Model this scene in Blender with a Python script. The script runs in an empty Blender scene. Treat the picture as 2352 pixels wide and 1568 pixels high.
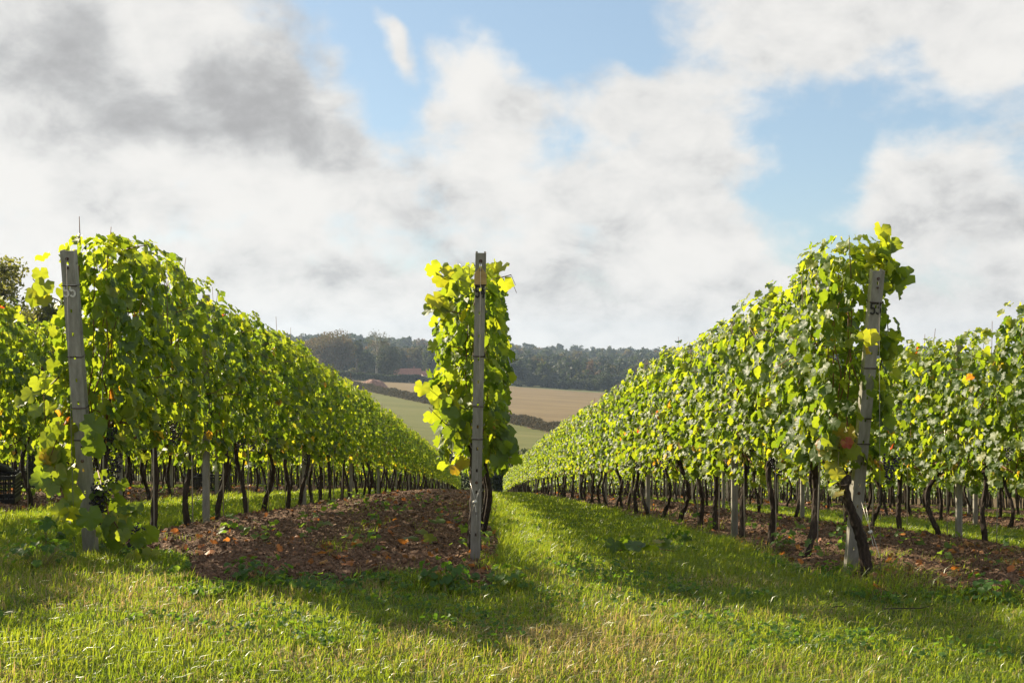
import bpy, math, random
import numpy as np
from math import radians, sin, cos, tan, pi, atan
from mathutils import Vector, Matrix

SC = bpy.context.scene
COL = SC.collection
rng = np.random.default_rng(7)
random.seed(7)

# ------------------------------------------------------------------ camera
CAM_Z = 1.30
FPX = 2545.0            # focal length in pixels of a 2352 px wide picture
YAW = radians(1.53)
cam_d = bpy.data.cameras.new("camera")
cam_d.lens = FPX / 2352 * 36.0
cam_d.sensor_width = 36.0
cam_d.clip_start = 0.05
cam_d.clip_end = 12000
cam = bpy.data.objects.new("camera", cam_d)
COL.objects.link(cam)
cam.location = (0, 0, CAM_Z)
cam.rotation_euler = (radians(90), 0, -YAW)
SC.camera = cam

SUN = Vector((-1.42, 1.14, 1.0)).normalized()      # towards the sun
sl = bpy.data.lights.new("sun", 'SUN')
sl.energy = 5.0
sl.angle = radians(0.6)
sl.color = (1.0, 0.87, 0.64)
so = bpy.data.objects.new("sun", sl)
COL.objects.link(so)
so.rotation_euler = SUN.to_track_quat('Z', 'Y').to_euler()
so.location = (-20, 10, 20)

SC.view_settings.view_transform = 'Standard'
SC.view_settings.look = 'None'
SC.view_settings.gamma = 1
SC.view_settings.exposure = 1.04
SC.render.engine = 'CYCLES'
SC.cycles.max_bounces = 7
SC.cycles.transmission_bounces = 5
SC.cycles.diffuse_bounces = 4
SC.cycles.glossy_bounces = 2
SC.cycles.transparent_max_bounces = 6
SC.cycles.volume_bounces = 0
SC.cycles.sample_clamp_indirect = 4

# ------------------------------------------------------------------ helpers
def fwd_right():
    return Vector((sin(YAW), cos(YAW), 0)), Vector((cos(YAW), -sin(YAW), 0))

FW, RT = fwd_right()

def direction(dx, dy):
    """direction in the world of a point seen at dx, dy (2352 x 1568 picture)"""
    v = FW + RT * ((dx - 1176) / FPX) + Vector((0, 0, 1)) * ((784 - dy) / FPX)
    return v.normalized()

def ratio(dx):
    return tan(atan((dx - 1176) / FPX) + YAW)

def at(dx, dy, Y):
    d = direction(dx, dy)
    k = Y / d.y
    return Vector((d.x * k, Y, CAM_Z + d.z * k))

# ------------------------------------------------------------------ nodes
def new_mat(name):
    m = bpy.data.materials.new(name)
    m.use_nodes = True
    nt = m.node_tree
    for n in list(nt.nodes):
        if n.type != 'OUTPUT_MATERIAL':
            nt.nodes.remove(n)
    return m, nt, nt.nodes['Material Output']

def N(nt, typ, **kw):
    n = nt.nodes.new(typ)
    ins = kw.pop('ins', {})
    for k, v in kw.items():
        setattr(n, k, v)
    for k, v in ins.items():
        if isinstance(v, bpy.types.NodeSocket):
            nt.links.new(v, n.inputs[k])
        else:
            n.inputs[k].default_value = v
    return n

def ramp(nt, fac, stops):
    n = nt.nodes.new('ShaderNodeValToRGB')
    cr = n.color_ramp
    while len(cr.elements) < len(stops):
        cr.elements.new(0.5)
    for e, (p, c) in zip(cr.elements, stops):
        e.position = p
        e.color = (c[0], c[1], c[2], 1)
    nt.links.new(fac, n.inputs['Fac'])
    return n.outputs['Color']

def math_n(nt, op, a, b=None, c=None, clamp=False):
    n = nt.nodes.new('ShaderNodeMath')
    n.operation = op
    n.use_clamp = clamp
    for i, v in enumerate((a, b, c)):
        if v is None:
            continue
        if isinstance(v, bpy.types.NodeSocket):
            nt.links.new(v, n.inputs[i])
        else:
            n.inputs[i].default_value = v
    return n.outputs[0]

def mixc(nt, fac, a, b, blend='MIX'):
    n = nt.nodes.new('ShaderNodeMix')
    n.data_type = 'RGBA'
    n.blend_type = blend
    for k, v in ((0, fac), (6, a), (7, b)):
        if isinstance(v, bpy.types.NodeSocket):
            nt.links.new(v, n.inputs[k])
        elif k == 0:
            n.inputs[k].default_value = v
        else:
            n.inputs[k].default_value = (v[0], v[1], v[2], 1)
    return n.outputs[2]

# ------------------------------------------------------------------ world: sky with clouds
def build_world():
    w = bpy.data.worlds.new("World")
    SC.world = w
    w.use_nodes = True
    nt = w.node_tree
    bg = nt.nodes['Background']
    bg.inputs['Strength'].default_value = 0.1
    sky = N(nt, 'ShaderNodeTexSky', sky_type='NISHITA')
    sky.sun_disc = False
    sky.sun_elevation = math.asin(SUN.z)
    sky.sun_rotation = math.atan2(SUN.x, SUN.y)
    sky.air_density = 1.0
    sky.dust_density = 0.6
    sky.ozone_density = 1.5
    tc = N(nt, 'ShaderNodeTexCoord')
    D = tc.outputs['Generated']
    sep = N(nt, 'ShaderNodeSeparateXYZ', ins={0: D})
    zz = math_n(nt, 'MAXIMUM', sep.outputs[2], 0.0)
    den = math_n(nt, 'ADD', zz, 0.80)
    inv = math_n(nt, 'DIVIDE', 1.0, den)
    # cloud layer position: the view direction met with a high flat layer
    P = N(nt, 'ShaderNodeVectorMath', operation='SCALE', ins={0: D, 'Scale': inv}).outputs[0]
    n1 = N(nt, 'ShaderNodeTexNoise', noise_dimensions='3D',
           ins={'Vector': P, 'Scale': 8.0, 'Detail': 10, 'Roughness': 0.60, 'Distortion': 0.15})
    n2 = N(nt, 'ShaderNodeTexNoise', ins={'Vector': P, 'Scale': 5.0, 'Detail': 5, 'Roughness': 0.55, 'Distortion': 0.3})
    off = N(nt, 'ShaderNodeVectorMath', operation='ADD', ins={0: P, 1: (7.3, 2.1, 4.4)}).outputs[0]
    n3 = N(nt, 'ShaderNodeTexNoise', ins={'Vector': off, 'Scale': 13.0, 'Detail': 8, 'Roughness': 0.60, 'Distortion': 0.2})
    # warp of the direction so that cloud edges are irregular
    w1 = N(nt, 'ShaderNodeTexNoise', ins={'Vector': D, 'Scale': 8.0, 'Detail': 3, 'Roughness': 0.6})
    wv = N(nt, 'ShaderNodeVectorMath', operation='MULTIPLY_ADD',
           ins={0: w1.outputs['Color'], 1: (0.11, 0.11, 0.11), 2: (-0.055, -0.055, -0.055)}).outputs[0]
    DW = N(nt, 'ShaderNodeVectorMath', operation='ADD', ins={0: D, 1: wv}).outputs[0]

    # (x, y, rx, ry, tilt deg, cover, grey)
    blobs = [
        (60, 30, 420, 190, 10, 1.0, 0.45), (150, 260, 460, 190, 0, 1.3, 0.62), (560, 130, 230, 230, 60, 1.3, 0.68),
        (360, 30, 190, 60, -65, 0, -1.1), (470, 250, 320, 90, -5, 0.4, 0.45),
        (780, 350, 210, 75, -22, 1.0, 1.0), (670, 230, 150, 120, -35, 0.7, 0.15),
        (300, 400, 420, 55, 0, 0.6, -0.8), (60, 500, 260, 90, 0, 0.3, -0.4),
        (370, 530, 140, 55, -38, 0.15, 0.95), (1000, 570, 110, 42, -25, 0.15, 0.75), (620, 560, 110, 40, -20, 0, 0.7), (770, 640, 150, 32, -8, 0, 0.6), (60, 130, 300, 160, 0, 0.3, 0.5),
        (620, 455, 220, 40, 5, -0.45, -0.3),
        (1160, 50, 380, 95, 0, -2.0, 0), (850, 150, 170, 190, 35, -2.1, 0), (930, 250, 60, 60, -30, -0.8, 0),
        (888, 88, 36, 78, 40, 3.0, -0.1), (1120, 105, 40, 70, 30, 0.9, 0), (990, 120, 90, 30, -20, 0.5, 0),
        (1600, 130, 130, 36, -20, -1.1, 0), (1460, 40, 70, 40, -60, -0.5, 0),
        (1340, 250, 340, 110, 8, 1.2, -0.1), (1580, 400, 250, 140, -42, 0.8, -0.1), (1050, 210, 110, 70, -20, 0.7, -0.1), (1130, 370, 170, 55, -15, 0.8, -0.3),
        (1330, 330, 130, 36, -10, -0.9, 0), (1270, 465, 170, 40, -20, 0.3, 0.6), (1030, 470, 50, 40, -30, -0.5, 0),
        (1880, 90, 230, 110, -15, 1.7, 0.0), (2270, 70, 200, 120, -28, 1.7, 0.1), (2060, 20, 70, 40, -20, -0.8, 0), (2090, 130, 60, 60, -40, -0.6, 0),
        (2080, 240, 330, 70, -6, -2.0, 0), (1880, 400, 95, 150, 25, -1.8, 0), (2230, 340, 200, 75, 22, 1.0, 0.05), (2080, 420, 160, 65, -8, 1.1, 0.0),
        (2240, 490, 200, 50, -10, 0.3, 0.35), (1960, 590, 190, 60, -20, -0.9, 0), (1500, 490, 330, 60, 5, 0.4, 0.1), (2250, 600, 240, 60, -5, 0.4, 0.1), (1640, 560, 200, 30, -18, -0.4, 0.2),
        (1450, 640, 350, 40, -6, 0.1, 0.3), (1200, 690, 900, 70, 0, 0.0, 0.25),
    ]
    cov = None
    gre = None
    up = Vector((0, 0, 1))
    for (x, y, rx, ry, t, c, g) in blobs:
        d = direction(x, y)
        r = d.cross(up).normalized()
        u = r.cross(d).normalized()
        ct, st = cos(radians(t)), sin(radians(t))
        R = r * ct + u * st
        U = u * ct - r * st
        rot = Matrix((R, d, U)).transposed().to_euler()
        mp = N(nt, 'ShaderNodeMapping', vector_type='TEXTURE',
               ins={'Vector': DW, 'Location': tuple(d), 'Rotation': tuple(rot),
                    'Scale': (1.75 * rx / FPX, 0.6, 1.75 * ry / FPX)})
        e = N(nt, 'ShaderNodeTexGradient', gradient_type='SPHERICAL', ins={0: mp.outputs[0]}).outputs[1]
        if c:
            cov = math_n(nt, 'MULTIPLY_ADD', e, c, 0.0 if cov is None else cov)
        if g:
            gre = math_n(nt, 'MULTIPLY_ADD', e, g, 0.0 if gre is None else gre)
    # more cloud towards the horizon
    hz = N(nt, 'ShaderNodeMapRange', interpolation_type='SMOOTHSTEP',
           ins={0: sep.outputs[2], 1: 0.0, 2: 0.16, 3: 1.1, 4: 0.0}).outputs[0]
    c0 = math_n(nt, 'MULTIPLY_ADD', n1.outputs[0], 4.4, -1.78)
    c0 = math_n(nt, 'ADD', c0, hz)
    c0 = math_n(nt, 'MULTIPLY_ADD', cov, 0.62, c0)
    alpha = N(nt, 'ShaderNodeMapRange', interpolation_type='SMOOTHSTEP',
              ins={0: c0, 1: -0.25, 2: 0.95, 3: 0.0, 4: 1.0}).outputs[0]
    g0 = math_n(nt, 'MULTIPLY_ADD', n2.outputs[0], 1.5, -0.74)
    g0 = math_n(nt, 'ADD', g0, math_n(nt, 'MULTIPLY_ADD', n3.outputs[0], 2.4, -1.13))
    g0 = math_n(nt, 'MULTIPLY_ADD', gre, 0.50, g0)
    g0 = N(nt, 'ShaderNodeMapRange', interpolation_type='SMOOTHSTEP', ins={0: g0, 1: -0.25, 2: 1.35, 3: 0.0, 4: 1.0}).outputs[0]
    cl = ramp(nt, g0, [(0.0, (0.92, 0.905, 0.875)), (0.3, (0.80, 0.795, 0.78)), (0.7, (0.58, 0.585, 0.585)), (1.0, (0.44, 0.44, 0.445))])
    s10 = N(nt, 'ShaderNodeVectorMath', operation='SCALE', ins={0: cl, 'Scale': 4.75}).outputs[0]
    skyc = N(nt, 'ShaderNodeVectorMath', operation='MULTIPLY', ins={0: sky.outputs[0], 1: (0.72, 0.74, 0.72)}).outputs[0]
    skyc = mixc(nt, 0.5, skyc, (2.2, 2.9, 3.6))
    nt.links.new(mixc(nt, alpha, skyc, s10), bg.inputs['Color'])

build_world()

# ------------------------------------------------------------------ terrain
_Y = np.linspace(-60, 140, 4001)
def _ss(a, b, v):
    t = np.clip((v - a) / (b - a), 0, 1)
    return t * t * (3 - 2 * t)
_slope = 0.015 + 0.103 * _ss(3.6, 8.2, _Y) + 0.0004 * np.clip(_Y - 6.4, 0, 200)
_drop = np.concatenate([[0], np.cumsum((_slope[1:] + _slope[:-1]) / 2 * np.diff(_Y))])
_drop += 1.285 - np.interp(6.4, _Y, _drop)

def ground(x, y):
    """height of the ground (numpy or floats); the camera stands at 1.30"""
    x = np.asarray(x, float); y = np.asarray(y, float)
    near = -np.interp(y, _Y, _drop) - 0.033 * np.clip(x, -40, 40)
    far = -18.2 - 0.0158 * (y - 550) - 0.062 * (np.clip(x, -85, 85) + 66)
    # wooded hill beyond the fields
    hill = _ss(640, 1350, y) * 8.0 - 24.0 * _ss(1350, 1800, y)
    far = far + np.where(y > 640, 0.0158 * (y - 640), 0) + hill - 3.0 * np.exp(-((y - 132) / 16.0) ** 2)
    far = far + 1.2 * np.sin(x * 0.02 + 1) * _ss(550, 700, y)
    # rise on the left, where the farmhouse and the great tree stand
    far = far + 5.0 * _ss(-40, -150, x) * _ss(420, 560, y)
    t = _ss(100, 150, y)
    return CAM_Z + near * (1 - t) + far * t

def G(x, y):
    return float(ground(x, y))

# value noise ------------------------------------------------------
_tab = np.random.default_rng(3).random((256, 256))
def vnoise(x, y):
    xi = np.floor(x).astype(int); yi = np.floor(y).astype(int)
    fx = x - xi; fy = y - yi
    fx = fx * fx * (3 - 2 * fx); fy = fy * fy * (3 - 2 * fy)
    a = _tab[xi & 255, yi & 255]; b = _tab[(xi + 1) & 255, yi & 255]
    c = _tab[xi & 255, (yi + 1) & 255]; d = _tab[(xi + 1) & 255, (yi + 1) & 255]
    return (a * (1 - fx) + b * fx) * (1 - fy) + (c * (1 - fx) + d * fx) * fy
def fnoise(x, y, oct=4):
    s = 0; amp = 1; tot = 0
    for i in range(oct):
        s = s + amp * vnoise(x * 2 ** i + 17 * i, y * 2 ** i + 31 * i); tot += amp; amp *= 0.5
    return s / tot

# ------------------------------------------------------------------ mesh helpers
def mesh_np(name, V, faces, mat=None, rnd=None, smooth=False):
    """V (n,3); faces: list of (k, m) int arrays; rnd: per vertex float attribute"""
    me = bpy.data.meshes.new(name)
    V = np.asarray(V, np.float32)
    me.vertices.add(len(V))
    me.vertices.foreach_set('co', V.ravel())
    faces = [np.asarray(f, np.int32) for f in faces if len(f)]
    loops = np.concatenate([f.ravel() for f in faces])
    sizes = np.concatenate([np.full(len(f), f.shape[1], np.int32) for f in faces])
    starts = np.concatenate([[0], np.cumsum(sizes)[:-1]]).astype(np.int32)
    me.loops.add(len(loops))
    me.loops.foreach_set('vertex_index', loops)
    me.polygons.add(len(sizes))
    me.polygons.foreach_set('loop_start', starts)
    me.polygons.foreach_set('loop_total', sizes)
    me.polygons.foreach_set('use_smooth', np.full(len(sizes), bool(smooth)))
    me.update(calc_edges=True)
    if rnd is not None:
        a = me.attributes.new('rnd', 'FLOAT', 'POINT')
        a.data.foreach_set('value', np.asarray(rnd, np.float32))
    if mat is not None:
        me.materials.append(mat)
    return me

class MB:
    """collects pieces of one mesh"""
    def __init__(s):
        s.V = []; s.F = {}; s.R = []; s.n = 0
    def add(s, V, faces, rnd=0.5):
        V = np.asarray(V, float)
        for f in faces:
            f = np.asarray(f, int)
            if len(f):
                s.F.setdefault(f.shape[1], []).append(f + s.n)
        s.V.append(V)
        s.R.append(np.full(len(V), rnd) if np.isscalar(rnd) else np.asarray(rnd))
        s.n += len(V)
        return s
    def box(s, lo, hi, rnd=0.5):
        x0, y0, z0 = lo; x1, y1, z1 = hi
        V = [(x0, y0, z0), (x1, y0, z0), (x1, y1, z0), (x0, y1, z0), (x0, y0, z1), (x1, y0, z1), (x1, y1, z1), (x0, y1, z1)]
        F = [(0, 3, 2, 1), (4, 5, 6, 7), (0, 1, 5, 4), (1, 2, 6, 5), (2, 3, 7, 6), (3, 0, 4, 7)]
        return s.add(V, [F], rnd)
    def tube(s, pts, rad, k=6, rnd=0.5, cap=True, jitter=0.0, seed=0):
        pts = np.asarray(pts, float); n = len(pts)
        rad = np.full(n, rad, float) if np.isscalar(rad) else np.asarray(rad, float)
        tg = np.gradient(pts, axis=0)
        tg /= np.linalg.norm(tg, axis=1)[:, None] + 1e-9
        ref = np.array([0.0, 1.0, 0.0]) if abs(tg[:, 1]).mean() < 0.8 else np.array([1.0, 0, 0])
        u = np.cross(tg, ref); u /= np.linalg.norm(u, axis=1)[:, None] + 1e-9
        v = np.cross(tg, u)
        an = np.arange(k) / k * 2 * pi
        r = rad[:, None] * np.ones((1, k))
        if jitter:
            r = r * (1 + jitter * (np.random.default_rng(seed).random((n, k)) - 0.5) * 2)
        V = pts[:, None] + (u[:, None] * np.cos(an)[None, :, None] + v[:, None] * np.sin(an)[None, :, None]) * r[:, :, None]
        V = V.reshape(-1, 3)
        i = np.arange(n - 1)[:, None] * k; j = np.arange(k)[None]
        F = np.stack([i + j, i + (j + 1) % k, i + k + (j + 1) % k, i + k + j], -1).reshape(-1, 4)
        fs = [F]
        if cap:
            V = np.vstack([V, pts[0], pts[-1]])
            a = np.arange(k)
            fs.append(np.stack([(a + 1) % k, a, np.full(k, n * k)], 1))
            b = (n - 1) * k
            fs.append(np.stack([b + a, b + (a + 1) % k, np.full(k, n * k + 1)], 1))
        return s.add(V, fs, rnd)
    def mesh(s, name, mat, smooth=False):
        V = np.vstack(s.V); R = np.concatenate(s.R)
        return mesh_np(name, V, [np.vstack(f) for f in s.F.values()], mat, R, smooth)

def link(name, me, parent=None, loc=None, rot=None):
    o = bpy.data.objects.new(name, me)
    COL.objects.link(o)
    if parent is not None:
        o.parent = parent
    if loc is not None:
        o.location = loc
    if rot is not None:
        o.rotation_euler = rot
    return o

def tag(o, label=None, cat=None, group=None, kind=None):
    if label: o['label'] = label
    if cat: o['category'] = cat
    if group: o['group'] = group
    if kind: o['kind'] = kind
    return o

def thing(name, label, cat, loc=(0, 0, 0), rot=(0, 0, 0), group=None):
    o = link(name, None, None, loc, rot)
    o.empty_display_size = 0.1
    return tag(o, label, cat, group)

# ------------------------------------------------------------------ materials
def leaf_material(name, refl, trans, rough=0.38, spec=0.5, tmix=0.5, noise_scale=30.0, under=0.35):
    m, nt, out = new_mat(name)
    at_ = N(nt, 'ShaderNodeAttribute', attribute_name='rnd').outputs['Fac']
    oi = N(nt, 'ShaderNodeObjectInfo').outputs['Random']
    f = math_n(nt, 'MULTIPLY_ADD', oi, 0.05, at_)
    tc = N(nt, 'ShaderNodeTexCoord')
    nz = N(nt, 'ShaderNodeTexNoise', ins={'Vector': tc.outputs['Object'], 'Scale': noise_scale, 'Detail': 2})
    f = math_n(nt, 'ADD', f, math_n(nt, 'MULTIPLY_ADD', nz.outputs[0], 0.14, -0.07))
    cr = ramp(nt, f, refl)
    ct = ramp(nt, f, trans)
    geo = N(nt, 'ShaderNodeNewGeometry')
    cr = mixc(nt, math_n(nt, 'MULTIPLY', geo.outputs['Backfacing'], under), cr, (0.19, 0.25, 0.10))
    p = N(nt, 'ShaderNodeBsdfPrincipled', ins={'Base Color': cr, 'Roughness': rough, 'Specular IOR Level': spec})
    t = N(nt, 'ShaderNodeBsdfTranslucent', ins={'Color': ct})
    bm = N(nt, 'ShaderNodeBump', ins={'Height': nz.outputs[0], 'Strength': 0.35, 'Distance': 0.01})
    nt.links.new(bm.outputs[0], p.inputs['Normal'])
    mx = N(nt, 'ShaderNodeMixShader', ins={0: tmix, 1: p.outputs[0], 2: t.outputs[0]})
    nt.links.new(mx.outputs[0], out.inputs[0])
    return m

# rnd: 0 .. 0.75 greens, 0.8 yellow-green, 0.9 yellow, 0.97 orange-red
M_leaf = leaf_material('vine_leaf',
    [(0.0, (0.038, 0.076, 0.018)), (0.45, (0.072, 0.122, 0.022)), (0.75, (0.135, 0.17, 0.028)), (0.86, (0.20, 0.20, 0.03)), (0.94, (0.34, 0.21, 0.03)), (1.0, (0.30, 0.06, 0.02))],
    [(0.0, (0.18, 0.30, 0.014)), (0.45, (0.37, 0.49, 0.018)), (0.75, (0.61, 0.68, 0.025)), (0.86, (0.82, 0.76, 0.03)), (0.94, (0.88, 0.48, 0.03)), (1.0, (0.7, 0.1, 0.03))],
    rough=0.47, spec=0.48, tmix=0.5)
M_grass = leaf_material('grass_blade',
    [(0.0, (0.042, 0.085, 0.012)), (0.5, (0.095, 0.145, 0.018)), (0.78, (0.165, 0.185, 0.028)), (0.88, (0.30, 0.25, 0.10)), (1.0, (0.42, 0.33, 0.17))],
    [(0.0, (0.22, 0.37, 0.02)), (0.5, (0.46, 0.58, 0.03)), (0.78, (0.64, 0.67, 0.05)), (0.88, (0.60, 0.48, 0.16)), (1.0, (0.62, 0.42, 0.18))],
    rough=0.36, spec=0.5, tmix=0.42, noise_scale=4.0, under=0.0)
M_weed = leaf_material('weed_leaf',
    [(0.0, (0.025, 0.065, 0.014)), (0.5, (0.05, 0.11, 0.02)), (0.78, (0.09, 0.15, 0.03)), (1.0, (0.2, 0.2, 0.05))],
    [(0.0, (0.12, 0.28, 0.02)), (0.5, (0.28, 0.48, 0.03)), (0.78, (0.45, 0.60, 0.05)), (1.0, (0.5, 0.5, 0.1))],
    rough=0.55, spec=0.3, tmix=0.42, noise_scale=30.0, under=0.0)
M_litter = leaf_material('dead_leaf',
    [(0.0, (0.10, 0.05, 0.025)), (0.4, (0.22, 0.10, 0.035)), (0.7, (0.42, 0.14, 0.035)), (1.0, (0.45, 0.30, 0.16))],
    [(0.0, (0.2, 0.08, 0.03)), (0.4, (0.45, 0.16, 0.03)), (0.7, (0.8, 0.26, 0.03)), (1.0, (0.7, 0.45, 0.2))],
    rough=0.5, spec=0.4, tmix=0.35)
M_tree = leaf_material('tree_leaf',
    [(0.0, (0.018, 0.026, 0.014)), (0.4, (0.036, 0.046, 0.018)), (0.7, (0.062, 0.056, 0.020)), (1.0, (0.10, 0.055, 0.024))],
    [(0.0, (0.05, 0.08, 0.02)), (0.4, (0.11, 0.14, 0.03)), (0.7, (0.19, 0.155, 0.03)), (1.0, (0.26, 0.13, 0.04))],
    rough=0.6, spec=0.3, tmix=0.3, noise_scale=0.3, under=0.0)

M_willow = leaf_material('willow_leaf',
    [(0.0, (0.04, 0.05, 0.02)), (0.5, (0.08, 0.085, 0.03)), (1.0, (0.14, 0.12, 0.04))],
    [(0.0, (0.14, 0.18, 0.03)), (0.5, (0.30, 0.32, 0.05)), (1.0, (0.45, 0.40, 0.07))],
    rough=0.6, spec=0.3, tmix=0.45, noise_scale=1.0, under=0.0)
def rough_material(name, stops, scale=8.0, rough=0.85, detail=6, bump=0.4, dist=0.02, spec=0.3, metallic=0.0, stretch=(1, 1, 1), use_rnd=0.0):
    m, nt, out = new_mat(name)
    tc = N(nt, 'ShaderNodeTexCoord')
    mp = N(nt, 'ShaderNodeMapping', ins={'Vector': tc.outputs['Object'], 'Scale': stretch})
    nz = N(nt, 'ShaderNodeTexNoise', ins={'Vector': mp.outputs[0], 'Scale': scale, 'Detail': detail, 'Roughness': 0.65})
    f = nz.outputs[0]
    f = N(nt, 'ShaderNodeMapRange', ins={0: f, 1: 0.3, 2: 0.7}).outputs[0]
    if use_rnd:
        a = N(nt, 'ShaderNodeAttribute', attribute_name='rnd').outputs['Fac']
        f = math_n(nt, 'ADD', math_n(nt, 'MULTIPLY', f, 1 - use_rnd), math_n(nt, 'MULTIPLY', a, use_rnd))
    c = ramp(nt, f, stops)
    p = N(nt, 'ShaderNodeBsdfPrincipled', ins={'Base Color': c, 'Roughness': rough, 'Specular IOR Level': spec, 'Metallic': metallic})
    bm = N(nt, 'ShaderNodeBump', ins={'Height': nz.outputs[0], 'Strength': bump, 'Distance': dist})
    nt.links.new(bm.outputs[0], p.inputs['Normal'])
    nt.links.new(p.outputs[0], out.inputs[0])
    return m

M_bark = rough_material('vine_bark', [(0, (0.018, 0.012, 0.009)), (0.6, (0.045, 0.031, 0.023)), (1, (0.10, 0.075, 0.058))], scale=60, stretch=(1, 1, 0.15), bump=0.9, dist=0.01)
M_cane = rough_material('cane', [(0, (0.10, 0.045, 0.025)), (1, (0.22, 0.11, 0.05))], scale=30, bump=0.2, rough=0.55)
M_shoot = rough_material('green_shoot', [(0, (0.12, 0.15, 0.04)), (1, (0.22, 0.16, 0.06))], scale=20, bump=0.1, rough=0.5)
M_treebark = rough_material('tree_bark', [(0, (0.06, 0.05, 0.04)), (1, (0.20, 0.17, 0.14))], scale=2, bump=0.5, dist=0.1)
M_palebark = rough_material('pale_bark', [(0, (0.28, 0.25, 0.20)), (1, (0.5, 0.45, 0.38))], scale=2, bump=0.3, dist=0.1)
M_soil = rough_material('soil', [(0, (0.055, 0.027, 0.015)), (0.5, (0.13, 0.074, 0.044)), (0.8, (0.23, 0.13, 0.078)), (1, (0.34, 0.22, 0.145))], scale=38, detail=8, bump=1.0, dist=0.03, rough=0.9)
M_clod = rough_material('soil_clod', [(0, (0.045, 0.022, 0.012)), (0.5, (0.145, 0.082, 0.046)), (0.85, (0.37, 0.215, 0.125)), (1, (0.58, 0.45, 0.33))], scale=20, bump=0.6, dist=0.01, use_rnd=0.75, rough=0.8)
M_steel = rough_material('weathered_steel', [(0, (0.21, 0.195, 0.17)), (0.6, (0.33, 0.31, 0.275)), (1, (0.43, 0.40, 0.36))], scale=30, stretch=(1, 1, 0.25), bump=0.15, dist=0.003, rough=0.55, metallic=0.35, spec=0.5)
M_wire = rough_material('dark_wire', [(0, (0.05, 0.04, 0.035)), (1, (0.13, 0.10, 0.08))], scale=30, bump=0, rough=0.5, metallic=0.6)
M_wirel = rough_material('bright_wire', [(0, (0.40, 0.38, 0.34)), (1, (0.6, 0.57, 0.52))], scale=30, bump=0, rough=0.4, metallic=0.5)
M_wirem = rough_material('grey_wire', [(0, (0.16, 0.15, 0.13)), (1, (0.26, 0.24, 0.21))], scale=30, bump=0, rough=0.6, metallic=0.3)
M_rust = rough_material('rusty_bolt', [(0, (0.06, 0.035, 0.025)), (1, (0.16, 0.09, 0.06))], scale=60, bump=0.3, rough=0.7, metallic=0.3)
M_black = rough_material('black_plastic', [(0, (0.012, 0.012, 0.013)), (1, (0.03, 0.03, 0.03))], scale=20, bump=0.05, rough=0.35, spec=0.5)
M_tag = rough_material('buff_card', [(0, (0.42, 0.27, 0.10)), (1, (0.58, 0.40, 0.17))], scale=25, bump=0.1, rough=0.7)
M_whitep = rough_material('white_paint', [(0, (0.55, 0.52, 0.46)), (1, (0.80, 0.78, 0.72))], scale=60, bump=0.1, rough=0.6)
M_blackp = rough_material('black_paint', [(0, (0.015, 0.014, 0.013)), (1, (0.05, 0.045, 0.04))], scale=60, bump=0.1, rough=0.6)
M_grape = rough_material('grape_skin', [(0, (0.010, 0.007, 0.014)), (0.6, (0.018, 0.012, 0.026)), (1, (0.05, 0.04, 0.065))], scale=40, bump=0.0, rough=0.35, spec=0.5)
M_brick = rough_material('brick', [(0, (0.18, 0.09, 0.06)), (1, (0.32, 0.18, 0.12))], scale=3, bump=0.3)
M_tile = rough_material('clay_tile', [(0, (0.20, 0.09, 0.06)), (1, (0.33, 0.16, 0.11))], scale=2, bump=0.3)
M_white = rough_material('white_render', [(0, (0.6, 0.58, 0.54)), (1, (0.8, 0.78, 0.74))], scale=3, bump=0.1)
M_glass = rough_material('window_glass', [(0, (0.03, 0.035, 0.04)), (1, (0.05, 0.055, 0.06))], scale=1, bump=0, rough=0.1, spec=0.8)
M_heap = rough_material('spoil', [(0, (0.13, 0.065, 0.045)), (0.6, (0.24, 0.13, 0.09)), (1, (0.36, 0.22, 0.16))], scale=1.2, bump=0.8, dist=0.4, detail=8)

# ground sheet: grassy, with soil showing through
def ground_material():
    m, nt, out = new_mat('turf')
    geo = N(nt, 'ShaderNodeNewGeometry')
    pos = geo.outputs['Position']
    n1 = N(nt, 'ShaderNodeTexNoise', ins={'Vector': pos, 'Scale': 1.2, 'Detail': 8, 'Roughness': 0.7})
    n2 = N(nt, 'ShaderNodeTexNoise', ins={'Vector': pos, 'Scale': 45.0, 'Detail': 4, 'Roughness': 0.7})
    f = math_n(nt, 'ADD', math_n(nt, 'MULTIPLY', n1.outputs[0], 0.5), math_n(nt, 'MULTIPLY', n2.outputs[0], 0.5))
    near = ramp(nt, f, [(0.3, (0.035, 0.030, 0.014)), (0.5, (0.06, 0.075, 0.018)), (0.7, (0.11, 0.12, 0.035))])
    n3 = N(nt, 'ShaderNodeTexNoise', ins={'Vector': pos, 'Scale': 0.02, 'Detail': 6, 'Roughness': 0.6})
    far = ramp(nt, n3.outputs[0], [(0.3, (0.07, 0.085, 0.025)), (0.7, (0.11, 0.12, 0.04))])
    sep = N(nt, 'ShaderNodeSeparateXYZ', ins={0: pos})
    t = N(nt, 'ShaderNodeMapRange', ins={0: sep.outputs[1], 1: 110.0, 2: 170.0}).outputs[0]
    c = mixc(nt, t, near, far)
    p = N(nt, 'ShaderNodeBsdfPrincipled', ins={'Base Color': c, 'Roughness': 0.9, 'Specular IOR Level': 0.2})
    bm = N(nt, 'ShaderNodeBump', ins={'Height': n2.outputs[0], 'Strength': 0.6, 'Distance': 0.03})
    nt.links.new(bm.outputs[0], p.inputs['Normal'])
    nt.links.new(p.outputs[0], out.inputs[0])
    return m
M_turf = ground_material()

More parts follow.
